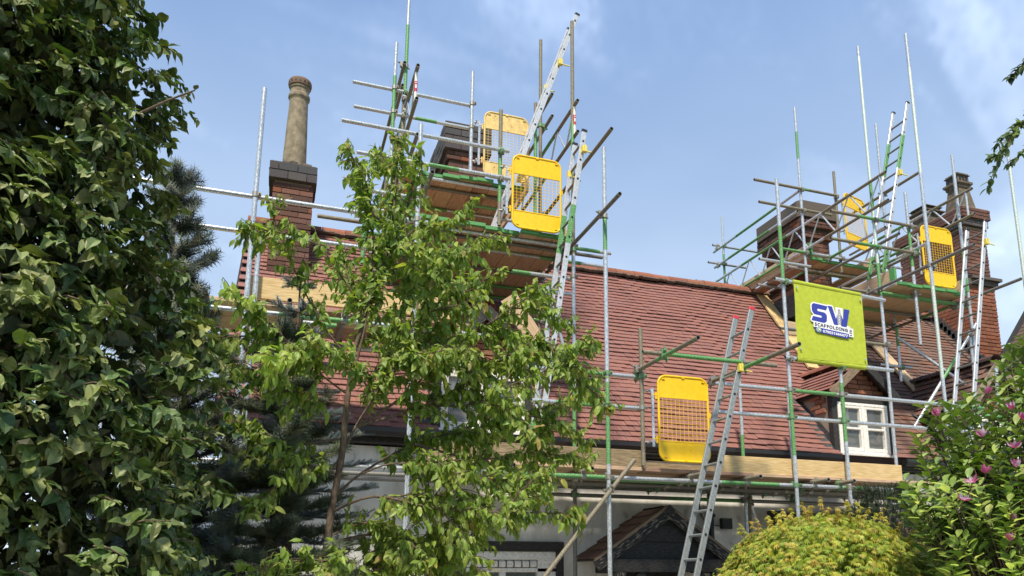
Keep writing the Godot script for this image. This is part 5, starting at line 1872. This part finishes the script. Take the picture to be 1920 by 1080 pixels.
func build_cherry() -> void:
	var t := thing("cherry_tree", "young cherry tree with drooping bright green leaves in front of the cottage", "tree", Vector3(0.26, 0, -4.8))
	var wood := Geo.new()
	var xs := []
	var cols := []
	var lo := [Color(0.235, 0.345, 0.065), Color(0.285, 0.395, 0.075), Color(0.185, 0.285, 0.055), Color(0.35, 0.44, 0.10)]
	var tip := [Color(0.33, 0.36, 0.07), Color(0.34, 0.28, 0.09), Color(0.28, 0.36, 0.065)]
	var limbs := []
	for b in CHERRY:
		limbs.append(curve_pts(b))
	# lesser side shoots that fill the crown
	for bi in range(1, CHERRY.size()):
		if bi in [2, 3, 12, 16, 21, 22, 25, 26]:
			continue
		for k in (4 if bi in [4, 5, 6, 7, 8, 9, 10, 18, 20, 24, 28, 29] else 1):
			var src: Array = limbs[bi]
			var i := int(src.size() * rr(0.3, 0.85))
			var p: Vector3 = src[i]
			var along := ((src[mini(i + 2, src.size() - 1)] as Vector3) - (src[maxi(i - 2, 0)] as Vector3)).normalized()
			var d := (along * 0.7 + along.cross(rand_dir()).normalized() * 0.8 + Vector3(0, 0.1, 0)).normalized() * rr(0.25, 0.6)
			limbs.append([p, p + d * 0.35 + Vector3(0, 0.02, 0), p + d * 0.7, p + d + Vector3(0, -0.06, 0)])
	for bi in limbs.size():
		var pts: Array = limbs[bi]
		if bi == 0:
			var foot := [Vector3(0.24, 0, -4.8), Vector3(0.26, 0.8, -4.8)]
			foot.append_array(pts)
			wood.limb(foot, 0.025, 0.005, 8)
		else:
			wood.limb(pts, 0.010 if bi < 11 else 0.007, 0.0025, 6)
		var total := 0.0
		for i in pts.size() - 1:
			total += (pts[i + 1] as Vector3).distance_to(pts[i])
		var run := 0.0
		var nexttwig := total * (0.58 if bi == 0 else 0.2)
		for i in pts.size() - 1:
			var a: Vector3 = pts[i]
			var b: Vector3 = pts[i + 1]
			var seg := b.distance_to(a)
			while nexttwig < run + seg:
				var p := a.lerp(b, (nexttwig - run) / seg)
				var far := nexttwig / total
				nexttwig += rr(0.0115, 0.026) * (2.0 if bi == 12 or bi == 19 else 1.0)
				var dir := (b - a).normalized()
				var side := dir.cross(rand_dir()).normalized()
				var td := (dir * rr(0.3, 0.9) + side * rr(0.5, 1.0) + Vector3(0, rr(-0.15, 0.35), 0)).normalized()
				var tl := rr(0.05, 0.2) * (1.25 - 0.6 * far)
				var e := p + td * tl + Vector3(0, -tl * 0.15, 0)
				wood.limb([p, (p + e) * 0.5 + Vector3(0, 0.01, 0), e], 0.003, 0.0016, 4)
				var nl := int(tl / 0.019) + 2
				for k in nl:
					var q := p.lerp(e, float(k + 0.6) / nl)
					var out := (td * rr(0.1, 0.6) + td.cross(Vector3.UP) * rr(-0.8, 0.8) + Vector3(0, rr(-1.2, 0.0), 0)).normalized()
					var upd := (Vector3(rr(-0.6, 0.6), rr(0.4, 1.2), rr(-0.2, 0.8))).normalized()
					xs.append(leaf_at(q, out, upd, rr(0.6, 1.2)))
					var young := far > 0.85 and k > nl - 3 and rng.randf() < 0.4
					var c: Color = tip[rng.randi() % 3] if young else lo[rng.randi() % 4]
					cols.append(vary(c, 0.22))
			run += seg
		# leaves right at the branch tip
		var last: Vector3 = pts[pts.size() - 1]
		for k in 7:
			xs.append(leaf_at(last + rand_dir() * 0.02, (Vector3(rr(-0.6, 0.6), rr(-1.2, 0.0), rr(-0.6, 0.6))).normalized(), Vector3(rr(-0.5, 0.5), 0.6, 0.7), rr(0.6, 0.95)))
			cols.append(vary(tip[k % 3], 0.2))
	part(t, "branches", wood.mesh(), M.bark)
	var meshes := [leaf_mesh(0.067, 0.029, 0.25, 0.22, 0.002), leaf_mesh(0.058, 0.026, 0.45, 0.40, 0.002), leaf_mesh(0.073, 0.031, 0.12, 0.14, 0.003), leaf_mesh(0.063, 0.031, 0.3, 0.6, 0.004)]
	place_leaves(t, meshes, xs, cols, M.cherry_leaf, leaf_mats("cherry_leaf", lo), 300)

func build_bush() -> void:
	var t := thing("evergreen_tree", "dense dark leafy evergreen filling the left edge, nearest to the camera", "tree", Vector3(-1.6, 0, -3.2))
	var edge := [[0.0, 0.05], [1.0, -0.14], [1.58, -0.16], [1.82, -0.21], [2.0, -0.22], [2.19, -0.20], [2.42, -0.23], [2.60, -0.27], [2.76, -0.37], [2.90, -0.46], [3.08, -0.52], [3.32, -0.51], [3.46, -0.56], [3.61, -0.52], [3.8, -0.6], [4.1, -0.72], [4.5, -0.95], [4.9, -1.5]]
	var xc := -1.75
	var zc := -3.35
	var xs := []
	var cols := []
	var lump := FastNoiseLite.new()
	lump.seed = 21
	lump.frequency = 1.5
	var lo := [Color(0.088, 0.145, 0.034), Color(0.06, 0.105, 0.028), Color(0.128, 0.19, 0.046), Color(0.19, 0.23, 0.075)]
	var n := 0
	var wood := Geo.new()
	while xs.size() < 66000 and n < 40000:
		n += 1
		var y := rr(0.3, 4.85)
		var r := 0.0
		for i in edge.size() - 1:
			if y >= edge[i][0] and y <= edge[i + 1][0]:
				r = lerpf(edge[i][1], edge[i + 1][1], (y - edge[i][0]) / (edge[i + 1][0] - edge[i][0])) - xc
		var th := rr(-PI, PI)
		if cos(th - PI * 0.45) < -0.5:
			continue
		var dir := Vector3(cos(th), 0, sin(th) * 0.72)
		var k := lump.get_noise_3d(dir.x * 2.2, y * 1.3, dir.z * 2.2)
		var depth := pow(rng.randf(), 2.0)
		if k < -0.4 and depth < 0.3:
			continue
		var rad := r * (0.92 + k * 0.2 - depth * 0.65)
		var p := Vector3(xc, y, zc) + dir * rad
		# a drooping shoot with alternate leaves of different ages
		var sd := (dir * rr(0.3, 1.0) + Vector3(rr(-0.5, 0.5), rr(-0.9, 0.35), rr(-0.5, 0.5))).normalized()
		var sl := rr(0.05, 0.17)
		var e := p + sd * sl + Vector3(0, -0.25 * sl, 0)
		if depth < 0.4 and n % 3 == 0:
			wood.limb([p, p.lerp(e, 0.5) + Vector3(0, 0.01, 0), e], 0.004, 0.002, 4)
		var nl := 4 + int(sl / 0.017)
		var tone: Color = lo[rng.randi() % 4]
		var sc := rr(0.55, 1.05)
		for j in nl:
			var f := (j + 0.5) / nl
			var side := sd.cross(Vector3(0.2, 1, 0.1)).normalized() * (1.0 if j % 2 else -1.0)
			var out := (sd * rr(0.3, 1.0) + side * rr(0.4, 1.0) + Vector3(0, rr(-0.7, 0.4), 0) + rand_dir() * 0.6).normalized()
			xs.append(leaf_at(p.lerp(e, f), out, (dir * 0.5 + Vector3(0, 0.9, 0) + rand_dir() * 0.4).normalized(), sc * rr(0.75, 1.2) * (1.1 - 0.4 * f)))
			cols.append(vary(tone if f < 0.7 else tone.lerp(lo[3], 0.6), 0.25))
	wood.limb([Vector3(xc, 0, zc), Vector3(xc + 0.05, 1.2, zc), Vector3(xc - 0.05, 2.6, zc), Vector3(xc, 4.4, zc)], 0.12, 0.03, 9)
	for k in 34:
		var y := rr(0.5, 4.3)
		var th := rr(-1.6, 2.6)
		var d := Vector3(cos(th), rr(0.2, 0.7), sin(th) * 0.7)
		wood.limb([Vector3(xc, y, zc), Vector3(xc, y, zc) + d * 0.5, Vector3(xc, y, zc) + d * rr(0.8, 1.05)], 0.022, 0.005, 5)
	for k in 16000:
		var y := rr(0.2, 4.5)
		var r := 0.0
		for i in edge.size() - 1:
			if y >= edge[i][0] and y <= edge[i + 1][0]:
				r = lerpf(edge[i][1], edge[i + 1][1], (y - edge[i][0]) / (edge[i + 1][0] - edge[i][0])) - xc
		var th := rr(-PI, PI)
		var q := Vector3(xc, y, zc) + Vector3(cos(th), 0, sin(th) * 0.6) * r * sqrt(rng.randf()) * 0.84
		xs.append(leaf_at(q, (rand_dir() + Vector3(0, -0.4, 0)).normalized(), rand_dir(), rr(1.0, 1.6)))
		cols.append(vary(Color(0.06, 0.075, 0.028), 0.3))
	# a stray shoot against the sky
	var sh := [Vector3(-0.6, 3.3, -3.0), Vector3(-0.5, 3.37, -2.98), Vector3(-0.41, 3.42, -2.96)]
	wood.limb(sh, 0.006, 0.003, 5)
	for k in 12:
		var p: Vector3 = (sh[0] as Vector3).lerp(sh[2], k / 11.0)
		xs.append(leaf_at(p, Vector3(rr(0.1, 0.9), rr(-0.6, 0.6), rr(-0.6, 0.6)).normalized(), Vector3(0, 1, 0.4), rr(0.35, 0.55)))
		cols.append(vary(Color(0.05, 0.06, 0.03), 0.3))
	part(t, "branches", wood.mesh(), M.bark)
	var meshes := [leaf_mesh(0.078, 0.05, 0.3, 0.25, 0.004), leaf_mesh(0.07, 0.044, 0.5, 0.6, 0.003), leaf_mesh(0.085, 0.054, 0.12, 0.15, 0.006), leaf_mesh(0.066, 0.036, 0.35, 0.7, 0.004)]
	place_leaves(t, meshes, xs, cols, M.bush_leaf, leaf_mats("bush_leaf", lo), 300)

func shoot_mesh(len: float, nl: float, count: int, spread: float) -> ArrayMesh:
	# a conifer shoot along +x with needles all round
	var g := Geo.new()
	g.tube(Vector3.ZERO, Vector3(len, 0, 0), 0.0035, 0.002, 4, false)
	for k in count:
		var t := (k + 0.5) / count
		var a := k * 2.399
		var r := Vector3(0, cos(a), sin(a))
		var b := Vector3(t * len, 0, 0)
		var tip := b + (r * spread + Vector3.RIGHT * (1.0 - spread * 0.6)).normalized() * nl * rr(0.8, 1.1)
		var s := r.cross(Vector3.RIGHT) * 0.0026
		g.ftri(b - s, b + s, tip)
	return g.mesh()

func conifer(t: Node3D, top: Vector3, foot: Vector3, radius: float, cols_base: Array, shoot: ArrayMesh, whorls: int, pitch_up: float, candles: float, droop: float, dens: float, power := 0.8) -> void:
	var wood := Geo.new()
	var can := Geo.new()
	wood.limb([foot, foot.lerp(top, 0.5), top], 0.06, 0.006, 7)
	var xs := []
	var cols := []
	for w in whorls:
		var f := float(w) / whorls
		var base := top.lerp(foot, pow(f, 0.95))
		var rad := radius * pow(f, power) + 0.07
		var nb := 4 + int(f * 4)
		for b in nb:
			var a: float = TAU * b / nb + w * 1.1 + rr(-0.3, 0.3)
			var d := Vector3(cos(a), 0, sin(a))
			var len := rad * rr(0.75, 1.12)
			var e := base + d * len + Vector3(0, len * (pitch_up - droop * f), 0)
			var mid := base.lerp(e, 0.55) + Vector3(0, -0.05 * len, 0)
			wood.limb([base, mid, e], 0.009, 0.003, 4)
			var m := int(len / 0.05 * dens) + 3
			for k in m:
				var u := (k + 1.0) / m
				var p := base.lerp(mid, u * 2.0) if u < 0.5 else mid.lerp(e, u * 2.0 - 1.0)
				for sd in 2:
					var sdir := (d * rr(0.5, 1.0) + d.cross(Vector3.UP) * (1 if sd else -1) * rr(0.3, 1.0) + Vector3(0, rr(-0.1, 0.5) + pitch_up * 0.5, 0)).normalized()
					xs.append(leaf_at(p, sdir, Vector3(0, 1, 0.1), rr(0.7, 1.2)))
					cols.append(vary(cols_base[rng.randi() % cols_base.size()], 0.25))
			if rng.randf() < candles:
				var up := (Vector3(rr(-0.2, 0.2), 1.0, rr(-0.2, 0.2))).normalized()
				can.tube(e, e + up * rr(0.05, 0.1), 0.007, 0.003, 5)
				for k in 5:
					xs.append(leaf_at(e, (up * rr(0.4, 1.0) + d * rr(-0.5, 0.8) + rand_dir() * 0.5).normalized(), Vector3(0, 1, 0.1), rr(0.8, 1.2)))
					cols.append(vary(cols_base[0], 0.25))
	part(t, "branches", wood.mesh(), M.bark)
	if not can.v.is_empty():
		part(t, "buds", can.mesh(), M.candle)
	many(t, "needles", shoot, M.needle, xs, cols)

func build_conifers() -> void:
	var pine := thing("pine_tree", "dark pine with brown upright buds between the leafy evergreen and the cherry tree", "tree", Vector3(-0.5, 0, -5.0))
	conifer(pine, Vector3(-0.78, 4.1, -5.25), Vector3(-0.55, 0, -5.0), 0.8, [Color(0.10, 0.13, 0.085), Color(0.085, 0.105, 0.085), Color(0.145, 0.155, 0.10)], shoot_mesh(0.11, 0.055, 56, 1.1), 30, 0.55, 0.8, 0.5, 1.8, 1.0)
	var sp := thing("spruce_tree", "blue grey spruce standing behind the cherry tree's lower branches", "tree", Vector3(0.1, 0, -5.9))
	conifer(sp, Vector3(0.05, 3.75, -5.9), Vector3(0.12, 0, -5.9), 1.0, [Color(0.12, 0.155, 0.155), Color(0.17, 0.21, 0.21), Color(0.085, 0.11, 0.10)], shoot_mesh(0.1, 0.022, 64, 1.3), 20, 0.08, 0.0, 0.15, 1.5, 0.8)
	var low := thing("pine_tree", "lower dark green pine below the blue grey spruce at the left", "tree", Vector3(0.0, 0, -5.1))
	conifer(low, Vector3(-0.02, 3.1, -5.15), Vector3(0.0, 0, -5.1), 0.75, [Color(0.07, 0.095, 0.055), Color(0.09, 0.12, 0.065), Color(0.11, 0.14, 0.075)], shoot_mesh(0.11, 0.05, 50, 1.0), 20, 0.3, 0.45, 0.35, 1.7, 0.7)
	for q in [[5.95, 2.2, -6.7, 0.32, "dark upright yew between the golden maple and the magnolia"], [6.45, 2.5, -6.9, 0.45, "taller dark yew behind the magnolia, right of the golden maple"]]:
		var y := thing("yew_bush", q[4], "shrub", Vector3(q[0], 0, q[2]))
		var xs := []
		var cols := []
		var wood := Geo.new()
		for k in 14:
			var a := k * 2.4
			wood.limb([Vector3(q[0], 0, q[2]), Vector3(q[0] + cos(a) * q[3] * 0.6, q[1] * 0.6, q[2] + sin(a) * q[3] * 0.6), Vector3(q[0] + cos(a) * q[3] * 0.8, q[1] * rr(0.8, 0.95), q[2] + sin(a) * q[3] * 0.8)], 0.02, 0.004, 5)
		for k in 5200:
			var h: float = pow(rng.randf(), 0.7) * q[1]
			var a := rr(0, TAU)
			var r: float = q[3] * (1.0 - 0.55 * pow(h / q[1], 3.0)) * (0.6 + 0.45 * sqrt(rng.randf())) * (1.0 + 0.18 * sin(a * 5.0 + h * 6.0))
			var d := Vector3(cos(a), 0, sin(a))
			xs.append(leaf_at(Vector3(q[0], h, q[2]) + d * r, (d * 0.5 + Vector3(0, rr(0.4, 1.2), 0) + rand_dir() * 0.4).normalized(), d, rr(0.6, 1.1)))
			cols.append(vary([Color(0.028, 0.05, 0.024), Color(0.04, 0.065, 0.03), Color(0.055, 0.08, 0.035)][rng.randi() % 3], 0.25))
		part(y, "branches", wood.mesh(), M.bark)
		many(y, "needles", shoot_mesh(0.09, 0.02, 30, 0.9), M.needle, xs, cols)

func build_maple() -> void:
	var c := Vector3(4.35, 1.12, -5.35)
	var t := thing("maple_tree", "rounded golden green dwarf maple in front of the porch", "tree", Vector3(c.x, 0, c.z))
	var wood := Geo.new()
	wood.limb([Vector3(c.x, 0, c.z), Vector3(c.x + 0.03, 0.7, c.z), Vector3(c.x, 1.3, c.z)], 0.07, 0.03, 8)
	for k in 40:
		var a := k * 2.4
		var d := Vector3(cos(a), rr(0.1, 0.8), sin(a)).normalized()
		wood.limb([Vector3(c.x, rr(0.6, 1.2), c.z), c + d * 0.55 + Vector3(0, 0.1, 0), c + d * 0.95], 0.018, 0.003, 5)
	part(t, "branches", wood.mesh(), M.bark)
	# a leaf of seven narrow pointed lobes hanging from its stalk
	var meshes := []
	for v in 3:
		var g := Geo.new()
		for k in 7:
			var a := (k - 3) * 0.62
			var len := 0.043 * (1.0 - 0.12 * absf(k - 3))
			var d := Vector3(cos(a), -0.25 - 0.15 * v, sin(a)).normalized()
			var s := d.cross(Vector3.UP).normalized() * len * 0.13
			var dr := Vector3(0, -0.010 * v, 0)
			g.ftri(Vector3.ZERO, d * len * 0.45 + s, d * len + dr, Vector3.UP)
			g.ftri(Vector3.ZERO, d * len * 0.45 - s, d * len + dr, Vector3.UP)
		meshes.append(g.mesh())
	var pools := [[], [], []]
	var pc := [[], [], []]
	var lump := FastNoiseLite.new()
	lump.seed = 33
	lump.frequency = 2.2
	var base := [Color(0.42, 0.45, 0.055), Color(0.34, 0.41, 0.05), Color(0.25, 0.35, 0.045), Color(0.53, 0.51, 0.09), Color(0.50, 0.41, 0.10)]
	for k in 27000:
		var d := rand_dir()
		if d.y < -0.25:
			d.y = -d.y
		var lay := lump.get_noise_3d(d.x * 1.6, d.y * 2.6, d.z * 1.6)
		var r := 1.0 + lay * 0.09 - pow(rng.randf(), 2.0) * 0.3
		if lay < -0.22 and rng.randf() < 0.7:
			continue
		var p := c + Vector3(d.x * 1.06, d.y * 0.93, d.z * 0.95) * r
		var out := (Vector3(d.x, 0, d.z) + Vector3(rr(-0.5, 0.5), rr(-0.9, -0.1), rr(-0.5, 0.5))).normalized()
		var m := rng.randi() % 3
		pools[m].append(leaf_at(p, out, (Vector3(0, 1, 0) + d * 0.8).normalized(), rr(0.75, 1.2)))
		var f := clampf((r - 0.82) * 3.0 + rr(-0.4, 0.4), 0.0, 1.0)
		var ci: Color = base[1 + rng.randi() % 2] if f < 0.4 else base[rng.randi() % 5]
		pc[m].append(vary(ci, 0.2))
	# upright sprays on the top
	for k in 34:
		var d := Vector3(rr(-0.7, 0.7), 1.0, rr(-0.5, 0.6)).normalized()
		var p := c + Vector3(d.x * 1.05, d.y * 0.95, d.z * 0.95)
		var e := p + (d + Vector3(rr(-0.5, 0.5), rr(0.0, 0.4), 0)).normalized() * rr(0.06, 0.14)
		for j in 9:
			var m := rng.randi() % 3
			pools[m].append(leaf_at(p.lerp(e, j / 8.0), Vector3(rr(-1, 1), rr(-0.3, 0.6), rr(-1, 1)).normalized(), Vector3(0, 1, 0.3), rr(0.7, 1.1)))
			pc[m].append(vary(base[3 + k % 2], 0.2))
	for m in 3:
		many(t, "leaves", meshes[m], M.maple_leaf, pools[m], pc[m])

func petal_mesh() -> ArrayMesh:
	var g := Geo.new()
	var n := 5
	var rows := []
	for i in n + 1:
		var t := float(i) / n
		var w := 0.017 * sin(PI * pow(t, 0.75)) + 0.003 * (1.0 - t)
		var c := Vector3(0.02 * sin(t * 2.0), t * 0.075, 0)
		rows.append([c + Vector3(-0.2 * w, 0, -w), c + Vector3(0.25 * w, 0, 0), c + Vector3(-0.2 * w, 0, w)])
	for i in n:
		g.quad(rows[i][0], rows[i][1], rows[i + 1][1], rows[i + 1][0], Vector3.RIGHT)
		g.quad(rows[i][1], rows[i][2], rows[i + 1][2], rows[i + 1][1], Vector3.RIGHT)
	return g.mesh()

func build_magnolia() -> void:
	var root := Vector3(5.1, 0, -3.95)
	var t := thing("magnolia_bush", "magnolia bush with glossy green leaves and purple pink flowers at the right edge", "shrub", root)
	var wood := Geo.new()
	var xs := []
	var cols := []
	var lo := [Color(0.175, 0.26, 0.058), Color(0.135, 0.21, 0.05), Color(0.22, 0.31, 0.07), Color(0.29, 0.36, 0.10)]
	# branch tips fill an upright rounded bush: x, top height
	var tips := 0
	var n := 0
	while tips < 950 and n < 20000:
		n += 1
		var x := rr(3.72, 6.3)
		var z := rr(-4.7, -3.35)
		var ht := 2.62 + clampf((x - 4.6) * 0.75, -0.45, 0.9) + 0.14 * sin(x * 7.0)
		ht += (z + 4.2) * -0.12
		var y := 0.9 + (ht - 0.9) * pow(rng.randf(), 0.75)
		var left := 4.17 * z / -4.2 + 0.08 * sin(z * 5.0) + clampf((2.05 - y) * 0.5, 0.0, 0.4)
		if x < left or x > 6.2:
			continue
		var dx := (x - 5.1) / 1.25
		var dz := (z + 4.0) / 0.75
		if dx * dx + dz * dz > 1.15:
			continue
		var e := Vector3(x, y, z)
		var b := root + Vector3((x - root.x) * 0.35, maxf(0.1, y * 0.5 - 0.2), (z - root.z) * 0.35)
		wood.limb([root + Vector3(0, 0.05, 0), b, b.lerp(e, 0.6) + Vector3(0, -0.04, 0), e], 0.012, 0.003, 4)
		tips += 1
		var up := ((e - b).normalized() * 0.7 + Vector3(0, 0.8, 0) + rand_dir() * 0.25).normalized()
		var nl := 10 + rng.randi() % 6
		for k in nl:
			var a := k * 2.4
			var s := up.cross(Vector3(0.3, 0.2, 0.9)).normalized().rotated(up, a)
			var p := e - up * (k * 0.018)
			var out := (s * rr(0.7, 1.2) + up * rr(0.2, 0.9)).normalized()
			xs.append(leaf_at(p, out, up + s * -0.3, rr(0.6, 1.1)))
			var c: Color = lo[rng.randi() % 4] if k > 3 else lo[2 + rng.randi() % 2]
			cols.append(vary(c, 0.22))
	part(t, "branches", wood.mesh(), M.bark)
	var meshes := [leaf_mesh(0.11, 0.052, 0.25, 0.12, 0.002, 0.58), leaf_mesh(0.095, 0.048, 0.4, 0.22, 0.002, 0.58), leaf_mesh(0.12, 0.055, 0.12, 0.05, 0.002, 0.6)]
	place_leaves(t, meshes, xs, cols, M.magnolia_leaf, leaf_mats("magnolia_leaf", lo), 300)
	var pm := petal_mesh()
	var pinks := leaf_mats("petal", [Color(0.34, 0.09, 0.20), Color(0.46, 0.22, 0.33), Color(0.58, 0.42, 0.47), Color(0.24, 0.045, 0.13)])
	var spots := [4.28, 2.34, -3.45, 4.08, 2.18, -3.5, 3.87, 2.01, -3.5, 4.16, 1.77, -3.45, 4.21, 1.89, -3.45, 3.80, 2.53, -3.55, 4.22, 2.70, -3.55, 4.28, 2.22, -3.45, 4.09, 2.41, -3.5, 4.45, 2.54, -3.5, 3.96, 2.12, -3.5, 4.37, 2.60, -3.5]
	var open := [0.6, 0.4, 0.75, 0.15, 0.15, 0.3, 0.22, 0.3, 0.5, 0.25, 0.75, 0.25]
	for i in range(0, spots.size(), 3):
		var f := Node3D.new()
		f.name = "flower"
		t.add_child(f, true)
		var p := Vector3(spots[i], spots[i + 1], spots[i + 2])
		var o: float = open[i / 3]
		var tilt := Basis.from_euler(Vector3(rr(-0.5, 0.3), rr(0, 6), rr(-0.4, 0.4)))
		for k in 7:
			var b := tilt * Basis(Vector3.UP, TAU * k / 7 + rr(-0.2, 0.2)) * Basis(Vector3.BACK, -o * rr(0.6, 1.1))
			part(f, "petal", pm, pinks[rng.randi() % 4], Transform3D(b.scaled_local(Vector3.ONE * rr(0.62, 0.85)), p))
		var st := Geo.new()
		st.limb([p + Vector3(0.02, -0.07, -0.06), p + Vector3(0.01, -0.03, -0.02), p], 0.004, 0.003, 5)
		part(f, "stalk", st.mesh(), M.twig)

func build_small_plants() -> void:
	# overhanging branch at the upper right
	var t := thing("overhanging_branch", "dark leafy branch hanging into the sky at the upper right corner", "branch", Vector3(4.9, 0, -3.0))
	var tw := [
		[4.9, 4.9, -2.9, 4.35, 4.81, -3.0, 4.26, 4.73, -3.05, 4.19, 4.66, -3.1],
		[4.9, 4.6, -2.9, 4.36, 4.49, -3.0, 4.27, 4.39, -3.05, 4.14, 4.24, -3.1, 4.07, 4.08, -3.15, 4.01, 3.91, -3.2],
		[4.27, 4.40, -3.0, 4.19, 4.31, -3.0, 4.11, 4.27, -3.05, 4.00, 4.14, -3.1],
		[4.6, 4.5, -2.95, 4.32, 4.28, -3.0, 4.20, 4.14, -3.05, 4.09, 4.04, -3.1],
		[4.14, 4.24, -3.1, 4.04, 4.19, -3.0, 3.99, 4.08, -3.05, 3.94, 4.06, -3.1]]
	var wood := Geo.new()
	wood.limb([Vector3(7.2, 0, -2.6), Vector3(6.9, 2.4, -2.6), Vector3(6.2, 4.2, -2.8), Vector3(4.9, 4.9, -2.9)], 0.12, 0.012, 8)
	wood.limb([Vector3(6.2, 4.2, -2.8), Vector3(5.4, 4.5, -2.9), Vector3(4.9, 4.6, -2.9)], 0.03, 0.01, 7)
	var xs := []
	var cols := []
	var lo := [Color(0.05, 0.085, 0.025), Color(0.07, 0.11, 0.03), Color(0.035, 0.06, 0.02)]
	for f in tw:
		var pts := curve_pts(f)
		wood.limb(pts, 0.006, 0.002, 5)
		for i in range(3, pts.size()):
			for k in 5:
				var p: Vector3 = (pts[i - 1] as Vector3).lerp(pts[i], rng.randf())
				var d := ((pts[i] as Vector3) - (pts[i - 1] as Vector3)).normalized()
				xs.append(leaf_at(p, (d * rr(0.2, 1.0) + rand_dir() * 0.8 + Vector3(0, -0.2, 0)).normalized(), Vector3(rr(-0.5, 0.5), 0.8, 0.4), rr(0.7, 1.2)))
				cols.append(vary(lo[rng.randi() % 3], 0.25))
	part(t, "branches", wood.mesh(), M.bark)
	place_leaves(t, [leaf_mesh(0.055, 0.028, 0.3, 0.2), leaf_mesh(0.048, 0.026, 0.5, 0.3)], xs, cols, M.bush_leaf, leaf_mats("bush_leaf", lo), 150)
	# low shrubs at the bottom
	for q in [[0.0, 1.72, -4.3, 0.34, Color(0.15, 0.2, 0.08), "pale narrow leaved shrub at the bottom, below the dark pines", 700, 0.05],
			[0.75, 1.63, -5.4, 0.3, Color(0.14, 0.19, 0.07), "small feathery green shrub under the cherry tree's low branches", 500, 0.045],
			[5.55, 1.78, -5.0, 0.5, Color(0.085, 0.15, 0.045), "small green shrub between the golden maple and the magnolia", 1500, 0.04]]:
		var s := thing("shrub", q[5], "shrub", Vector3(q[0], 0, q[2]))
		var w := Geo.new()
		xs = []
		cols = []
		for k in int(q[6] / 14):
			var a := rr(0, TAU)
			var r: float = q[3] * sqrt(rng.randf())
			var e := Vector3(q[0] + cos(a) * r, q[1] - 0.25 * r / q[3] - rr(0, 0.12), q[2] + sin(a) * r)
			var b := Vector3(q[0] + cos(a) * r * 0.5, q[1] * 0.5, q[2] + sin(a) * r * 0.5)
			w.limb([Vector3(q[0] + cos(a) * r * 0.2, 0, q[2] + sin(a) * r * 0.2), b, e], 0.006, 0.002, 4)
			for j in 14:
				var p := b.lerp(e, 0.45 + 0.55 * j / 13.0)
				xs.append(leaf_at(p, (Vector3(rr(-1, 1), rr(0.0, 1.0), rr(-1, 1))).normalized(), Vector3(0, 1, 0.2), rr(0.7, 1.2)))
				cols.append(vary(q[4], 0.3))
		part(s, "branches", w.mesh(), M.twig)
		many(s, "leaves", leaf_mesh(q[7] * 1.5, q[7] * 0.4, 0.3, 0.2), M.cherry_leaf, xs, cols)
	# self-sown plant by the right chimney's foot
	var ivy := thing("creeper", "small green creeper on the roof at the foot of the orange chimney", "plant", Vector3(12.4, 5.0, -9.8))
	var w2 := Geo.new()
	xs = []
	cols = []
	for k in 16:
		var b := Vector3(11.6 + rr(0, 0.6), 4.95, -9.55 + rr(-0.2, 0.1))
		var e := b + Vector3(rr(-0.3, 0.2), rr(0.15, 0.5), rr(0, 0.2))
		w2.limb([b, e], 0.006, 0.003, 4)
		for j in 9:
			xs.append(leaf_at(b.lerp(e, j / 8.0), rand_dir(), Vector3(0, 1, 0.3), rr(0.7, 1.2)))
			cols.append(vary(Color(0.07, 0.12, 0.035), 0.3))
	part(ivy, "stems", w2.mesh(), M.twig)
	many(ivy, "leaves", leaf_mesh(0.09, 0.05, 0.3, 0.2), M.bush_leaf, xs, cols)
